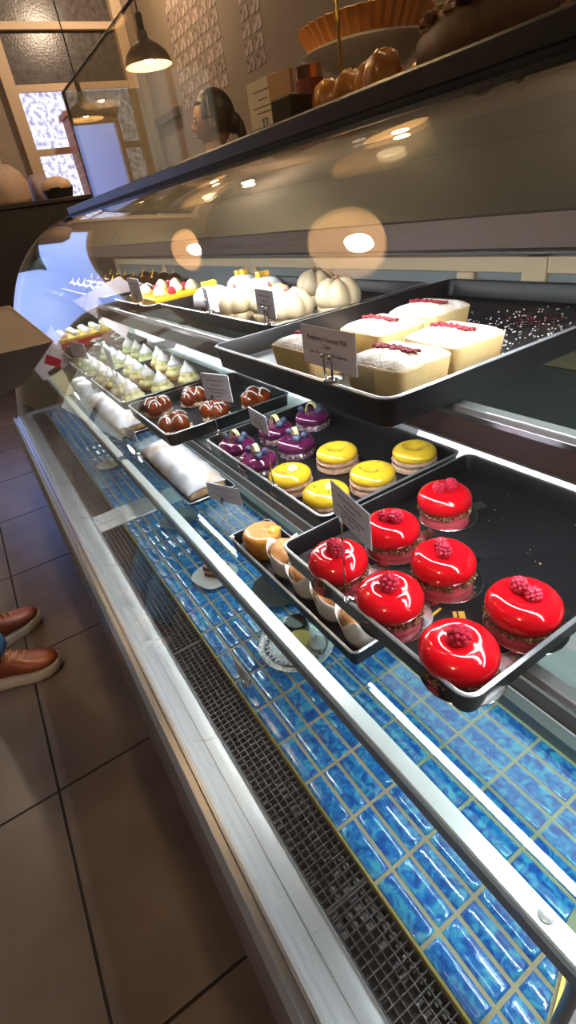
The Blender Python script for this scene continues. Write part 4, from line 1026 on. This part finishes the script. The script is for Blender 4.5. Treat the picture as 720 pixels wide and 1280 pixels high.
# the woman behind the counter
px, py = 1.42, 2.86; hc = (0,0,Z(.395))
t = thing('person', 'person with dark tied-back hair in brown top working behind the counter', 'person', (px,py,0), -.55)
bm = nb()
ring_body(bm, [((.0,0,.95),.10,.15),((.0,0,1.10),.095,.145),((.0,0,1.25),.10,.165),((.0,0,1.36),.085,.165),((.0,0,1.415),.06,.09),((-.005,0,1.44),.048,.050),((-.01,0,1.50),.046,.048),((-.01,0,1.56),.046,.048)])
head(bm, hc)
for s in (-1,1):
    limb(bm, [(0,s*.15,1.36),(-.02,s*.20,1.20),(-.06,s*.21,1.08),(-.2,s*.17,1.04),(-.29,s*.14,1.06)], [.055,.045,.040,.032,.024])
    hand(bm, Vector((-.29,s*.14,1.06)), (-1,-s*.2,.05), s)
    limb(bm, [(0,s*.08,.95),(0,s*.09,.70),(-.01,s*.09,.48),(.01,s*.09,.25),(.02,s*.09,.07)], [.085,.08,.055,.05,.035]); limb(bm, [(.03,s*.09,.05),(-.05,s*.09,.045),(-.14,s*.10,.035)], [.035,.04,.035])
b_ = obj('body', bm, skinm, t, angle=180); eyes(b_, hc, .235)
bm = nb(); ring_body(bm, [((.0,0,.90),.125,.175),((.0,0,1.10),.115,.17),((.0,0,1.26),.12,.185),((.0,0,1.37),.10,.185),((.0,0,1.42),.075,.11),((-.003,0,1.45),.060,.064)])
for s in (-1,1): limb(bm, [(0,s*.15,1.36),(-.02,s*.20,1.20),(-.06,s*.21,1.08),(-.2,s*.17,1.04)], [.07,.06,.052,.044])
obj('brown_top', bm, browncl, t, angle=180)
bm = nb()
for s in (-1,1): limb(bm, [(0,s*.08,.97),(0,s*.09,.70),(-.01,s*.09,.48),(.01,s*.09,.25),(.02,s*.09,.09)], [.11,.095,.07,.06,.05])
obj('black_trousers', bm, BLACK, t, angle=180)
bm = nb()
for v in range(1):
    M = Matrix.Translation(Vector(hc)+Vector((.016,0,.022)))
    g = bmesh.ops.create_uvsphere(bm, u_segments=32, v_segments=20, radius=1, matrix=M @ Matrix.Diagonal((.104,.085,.110,1)))
    dl = [v_ for v_ in bm.verts if (v_.co.x < hc[0]-.045 and v_.co.z < hc[2]+.062) or (v_.co.z < hc[2]-.065) or (v_.co.x < .01 and v_.co.z < hc[2]+.0)]
    bmesh.ops.delete(bm, geom=dl, context='VERTS')
ball(bm, Vector(hc)+Vector((.105,0,-.02)), .042, 3, (1,1,1.1)); tube(bm, [Vector(hc)+Vector(p) for p in ((.125,0,-.02),(.14,.01,-.08),(.12,.01,-.15))], [.03,.025,.008], 10)
o = obj('hair', bm, hairm, t, angle=180); s_ = o.modifiers.new('solid','SOLIDIFY'); s_.thickness = .008
bm = nb(); tube(bm, [Vector(hc)+Vector((.0+.02*0, .088*math.cos(a), .01+.112*math.sin(a))) for a in [PI*i/16 for i in range(17)]], .005, 8); obj('hair_band', bm, mat('hair_band', (.35,.22,.15), .5), t)

# the customer whose shoes are seen
cx0, cy0 = -.42, 1.62
t = thing('person', 'customer in blue jeans and brown leather shoes standing left of the case', 'person', (cx0,cy0,0), PI)
bm = nb(); hc2 = (-.02,0,1.66)
ring_body(bm, [((.0,0,.93),.115,.17),((.0,0,1.08),.11,.155),((.0,0,1.25),.115,.18),((.0,0,1.40),.10,.19),((.0,0,1.46),.07,.10),((-.005,0,1.49),.055,.056),((-.01,0,1.58),.052,.054)])
head(bm, hc2, .245)
legs = [((0,-.09,.92),(-.01,-.11,.55),(-.025,-.172,.12)), ((0,.09,.92),(-.01,.07,.55),(-.04,.030,.12))]
limb(bm, [(0,.18,1.40),(.02,.23,1.20),(-.02,.24,1.0),(-.15,.20,.98),(-.24,.17,1.0)], [.06,.05,.044,.036,.026]); hand(bm, Vector((-.24,.17,1.0)), (-1,-.1,0), 1)
limb(bm, [(0,-.18,1.40),(.03,-.24,1.18),(-.02,-.25,1.07),(-.14,-.20,1.13),(-.235,-.14,1.165)], [.06,.05,.044,.036,.026]); hand(bm, Vector((-.235,-.14,1.165)), (-1,.2,0.1), -1)
for L_ in legs: limb(bm, [L_[0],(0,L_[1][1],.72),L_[1],(-.02,L_[2][1],.30),L_[2]], [.09,.085,.058,.052,.040])
b2 = obj('body', bm, skinm, t, angle=180); eyes(b2, hc2, .245)
bm = nb(); ring_body(bm, [((.0,0,.90),.135,.19),((.0,0,1.10),.13,.175),((.0,0,1.27),.135,.20),((.0,0,1.41),.115,.205),((.0,0,1.47),.08,.11),((-.003,0,1.50),.064,.066)])
limb(bm, [(0,.18,1.40),(.02,.23,1.20),(-.02,.24,1.0),(-.15,.20,.98)], [.075,.065,.056,.046]); limb(bm, [(0,-.18,1.40),(.03,-.24,1.18),(-.02,-.25,1.07),(-.14,-.20,1.13)], [.075,.065,.056,.046]); obj('dark_jacket', bm, mat('navy_jacket', (.02,.022,.03), .8), t, angle=180)
denim = mat('denim', (.035,.13,.27), .85, noise=((.12,.30,.48), 25, .35, .7), bump=.4, bscale=300)
bm = nb()
for L_ in legs: limb(bm, [(0,L_[0][1],.96),(0,L_[1][1],.72),L_[1],(-.02,L_[2][1],.30),(L_[2][0],L_[2][1],.135)], [.115,.10,.078,.075,.078])
obj('jeans', bm, denim, t, angle=180)
bm = nb(); ball(bm, Vector(hc2)+Vector((.02,0,.035)), 1, 3, (.108,.09,.108)); 
for v_ in [v_ for v_ in bm.verts if v_.co.x < -.05 and v_.co.z < hc2[2]+.07 or v_.co.z < hc2[2]-.05]: v_.co = Vector(hc2)+(v_.co-Vector(hc2))*.8
obj('hair', bm, hairm, t, angle=180)
leather = mat('brown_leather', (.30,.075,.028), .38, noise=((.20,.05,.022), 12, .4, .7), coat=.15)
sole = mat('cream_sole', (.80,.70,.58), .6); lacem = mat('tan_laces', (.60,.24,.06), .6)
def shoe(par, ox, oy, yaw):
    """toe to +x before yaw, heel at origin; coordinates in the shoe's own frame"""
    M = Matrix.Translation((ox,oy,0)) @ Matrix.Rotation(yaw,4,'Z') @ Matrix.Diagonal((.90,1.08,1.28,1))
    def out(z, grow=0, toe=0):
        pts = [(-.02,-.030),(-.028,0),(-.02,.030),(.05,.034),(.12,.038),(.19,.050),(.24,.047),(.275,.030),(.288,.0),(.278,-.028),(.245,-.044),(.19,-.046),(.12,-.036),(.05,-.034)]
        return [(x*(1+grow)+(.0), y*(1+grow*3), z) for x,y in pts]
    bm = nb(); loops = []
    for z,g_,lift in ((0,-.0,0),(.004,.012,0),(.022,.015,0),(.026,.005,0)):
        loops.append([bm.verts.new((x,y,zz_+max(0,(x-.2))*.10)) for x,y,zz_ in out(z,g_)])
    n = 14; bm.faces.new(list(reversed(loops[0]))); bm.faces.new(loops[-1])
    for A,B_ in zip(loops[:-1],loops[1:]):
        for i in range(n): bm.faces.new((A[i],A[(i+1)%n],B_[(i+1)%n],B_[i]))
    bmesh.ops.transform(bm, matrix=M, verts=bm.verts); so = obj('sole', bm, sole, par, angle=50)
    bm = nb(); secs = []
    # sections along the length: x, half width, bottom, top
    S_ = [(-.026,.012,.026,.085),(-.018,.027,.024,.105),(.01,.034,.024,.112),(.05,.035,.024,.112),(.085,.036,.024,.108),(.12,.038,.024,.096),(.155,.042,.024,.082),(.19,.047,.026,.068),(.225,.046,.029,.060),(.255,.038,.031,.054),(.275,.026,.032,.047),(.286,.010,.033,.040)]
    rings=[]; sg=18
    for x,w,b0,tp in S_:
        r_=[]
        for i in range(sg):
            a = 2*PI*i/sg; yy = math.cos(a); zz_ = math.sin(a)
            ww = w*(1 if zz_<0 else (1-.25*zz_)); r_.append(bm.verts.new((x, ww*(abs(yy)**.8)*(1 if yy>0 else -1), (b0+tp)/2+(tp-b0)/2*(abs(zz_)**.8)*(1 if zz_>0 else -1))))
        rings.append(r_)
    for A,B_ in zip(rings[:-1],rings[1:]):
        for i in range(sg): bm.faces.new((A[i],A[(i+1)%sg],B_[(i+1)%sg],B_[i]))
    bm.faces.new(list(reversed(rings[0]))); bm.faces.new(rings[-1])
    bmesh.ops.transform(bm, matrix=M, verts=bm.verts); up = obj('shoe', bm, leather, par, angle=180)
    bm = nb()
    for i in range(5):
        x = .095+.021*i; zt_ = .1055-.0085*i; pts = [(x,-.026,zt_-.010),(x+.004,-.012,zt_+.002),(x+.006,0,zt_+.005),(x+.004,.012,zt_+.002),(x,.026,zt_-.010)]
        tube(bm, pts, .0028, 6)
    tube(bm, [(.10,0,.112),(.09,.018,.125),(.075,.028,.112)], .0028, 6); tube(bm, [(.10,0,.112),(.092,-.018,.125),(.08,-.03,.110)], .0028, 6)
    bmesh.ops.transform(bm, matrix=M, verts=bm.verts); obj('laces', bm, lacem, up)
    bm = nb(); tube(bm, [(.055,-.03,.11),(.05,0,.125),(.055,.03,.11)], .010, 8); tube(bm, [(.08,0,.108),(.072,0,.13),(.066,0,.138)], [.02,.018,.012], 10); bmesh.ops.transform(bm, matrix=M, verts=bm.verts); obj('tongue', bm, lacem, up)
    # stitched upper seam
    return up
# person root is rotated by pi about z, so local +x faces -x in the world: shoes point to world +x -> local -x
shoe(t, .01, .018, PI-.28)
shoe(t, .03, -.151, PI+.35)
# box made up for an unidentified taupe shape before the case
P_ = [(-.16,1.52,-.12),(.100,1.50,-.122),(.145,1.30,-.194),(-.12,1.30,-.19)]
Q_ = [(-.16,1.52,-.315),(.004,1.50,-.318),(.052,1.30,-.267),(-.12,1.30,-.30)]
bm = nb(); c0 = Vector((0,1.4,Z(-.22)))
A = [bm.verts.new(Vector((x,y,Z(z)))-c0) for x,y,z in P_]; B_ = [bm.verts.new(Vector((x,y,Z(z)))-c0) for x,y,z in Q_]
bm.faces.new(A); bm.faces.new(list(reversed(B_)))
for i in range(4): bm.faces.new((A[i],B_[i],B_[(i+1)%4],A[(i+1)%4]))
t = thing('taupe_box', 'taupe box with pale edges made up for an unidentified shape before the case', 'box', c0)
obj('carton', bm, mat('taupe_carton', (.10,.085,.08), .6), t, smooth=False)
bm = nb()
E_ = [P_[0],P_[1],P_[2]]
tube(bm, [Vector((x,y,Z(z)))-c0 for x,y,z in E_], .003, 6); tube(bm, [Vector((x,y,Z(z)))-c0 for x,y,z in (P_[1],Q_[1])], .003, 6); obj('edge_tape', bm, mat('pale_edge', (.42,.30,.26), .6), t)
bm = nb(); box(bm, -.016,.016,-.003,.003,-.010,.010, Matrix.Translation(Vector((.128,1.285,Z(-.232)))-c0) @ Matrix.Rotation(.6,4,'Y')); obj('red_tag', bm, mat('red_tag', (.45,.03,.05), .4), t, smooth=False)

# ------------------------------------------------------------------ light
def area(name, loc, rot, sx, sy, e, col):
    l = bpy.data.lights.new(name,'AREA'); l.shape='RECTANGLE'; l.size=sx; l.size_y=sy; l.energy=e; l.color=col
    o = bpy.data.objects.new(name,l); C.objects.link(o); o.location=loc; o.rotation_euler=rot; return o
# unseen point lights added to raise the warm light of the room
for i, (x, y, e) in enumerate(((1.75,4.9,40),(1.75,1.2,18),(-2.0,-.9,60),(-1.2,3.9,20))):
    l = bpy.data.lights.new('room_fill_light','POINT'); l.energy = e; l.color = (1,.74,.52); l.shadow_soft_size = .06
    o = bpy.data.objects.new('room_fill_light',l); C.objects.link(o); o.location = (x,y,3.1)
# led strips of the cases, plus unseen fills added to brighten them
for y0,y1 in ((-.1,1.5),(1.56,3.1)):
    area('hood_strip_light', (.446,(y0+y1)/2,Z(-.052)), (0,.0,0), .024, y1-y0, 3.7, (.95,.97,1))
    area('rear_fill_light', (.765,(y0+y1)/2,Z(-.495)), (0,-.85,0), .03, y1-y0, 10, (.95,.97,1))  # unseen fill added at the back to brighten lower shelf and deck
    area('shelf_fill_light', (.44,(y0+y1)/2,Z(-.4595)), (0,.0,0), .10, y1-y0, .9, (.95,.97,1))  # unseen wide fill added to brighten the tiled deck
    area('rail_fill_light', (.3515,(y0+y1)/2,Z(-.4835)), (0,.35,0), .009, y1-y0, 2.0, (.95,.97,1))  # unseen fill added to brighten the front of the deck
    area('upper_strip_light', (.4055,(y0+y1)/2,Z(-.2435)), (0,0,0), .006, y1-y0, 2.2, (.93,.96,1))
w = bpy.data.worlds.new('world'); bpy.context.scene.world = w; w.use_nodes = True
w.node_tree.nodes['Background'].inputs['Color'].default_value = (.5,.62,1,1); w.node_tree.nodes['Background'].inputs['Strength'].default_value = .6
vs = bpy.context.scene.view_settings
vs.view_transform = 'Standard'; vs.look = 'None'; vs.gamma = 1; vs.use_curve_mapping = False; vs.exposure = 0.42
cy = bpy.context.scene.cycles
cy.max_bounces = 10; cy.transparent_max_bounces = 24; cy.use_denoising = True; cy.sample_clamp_indirect = 6
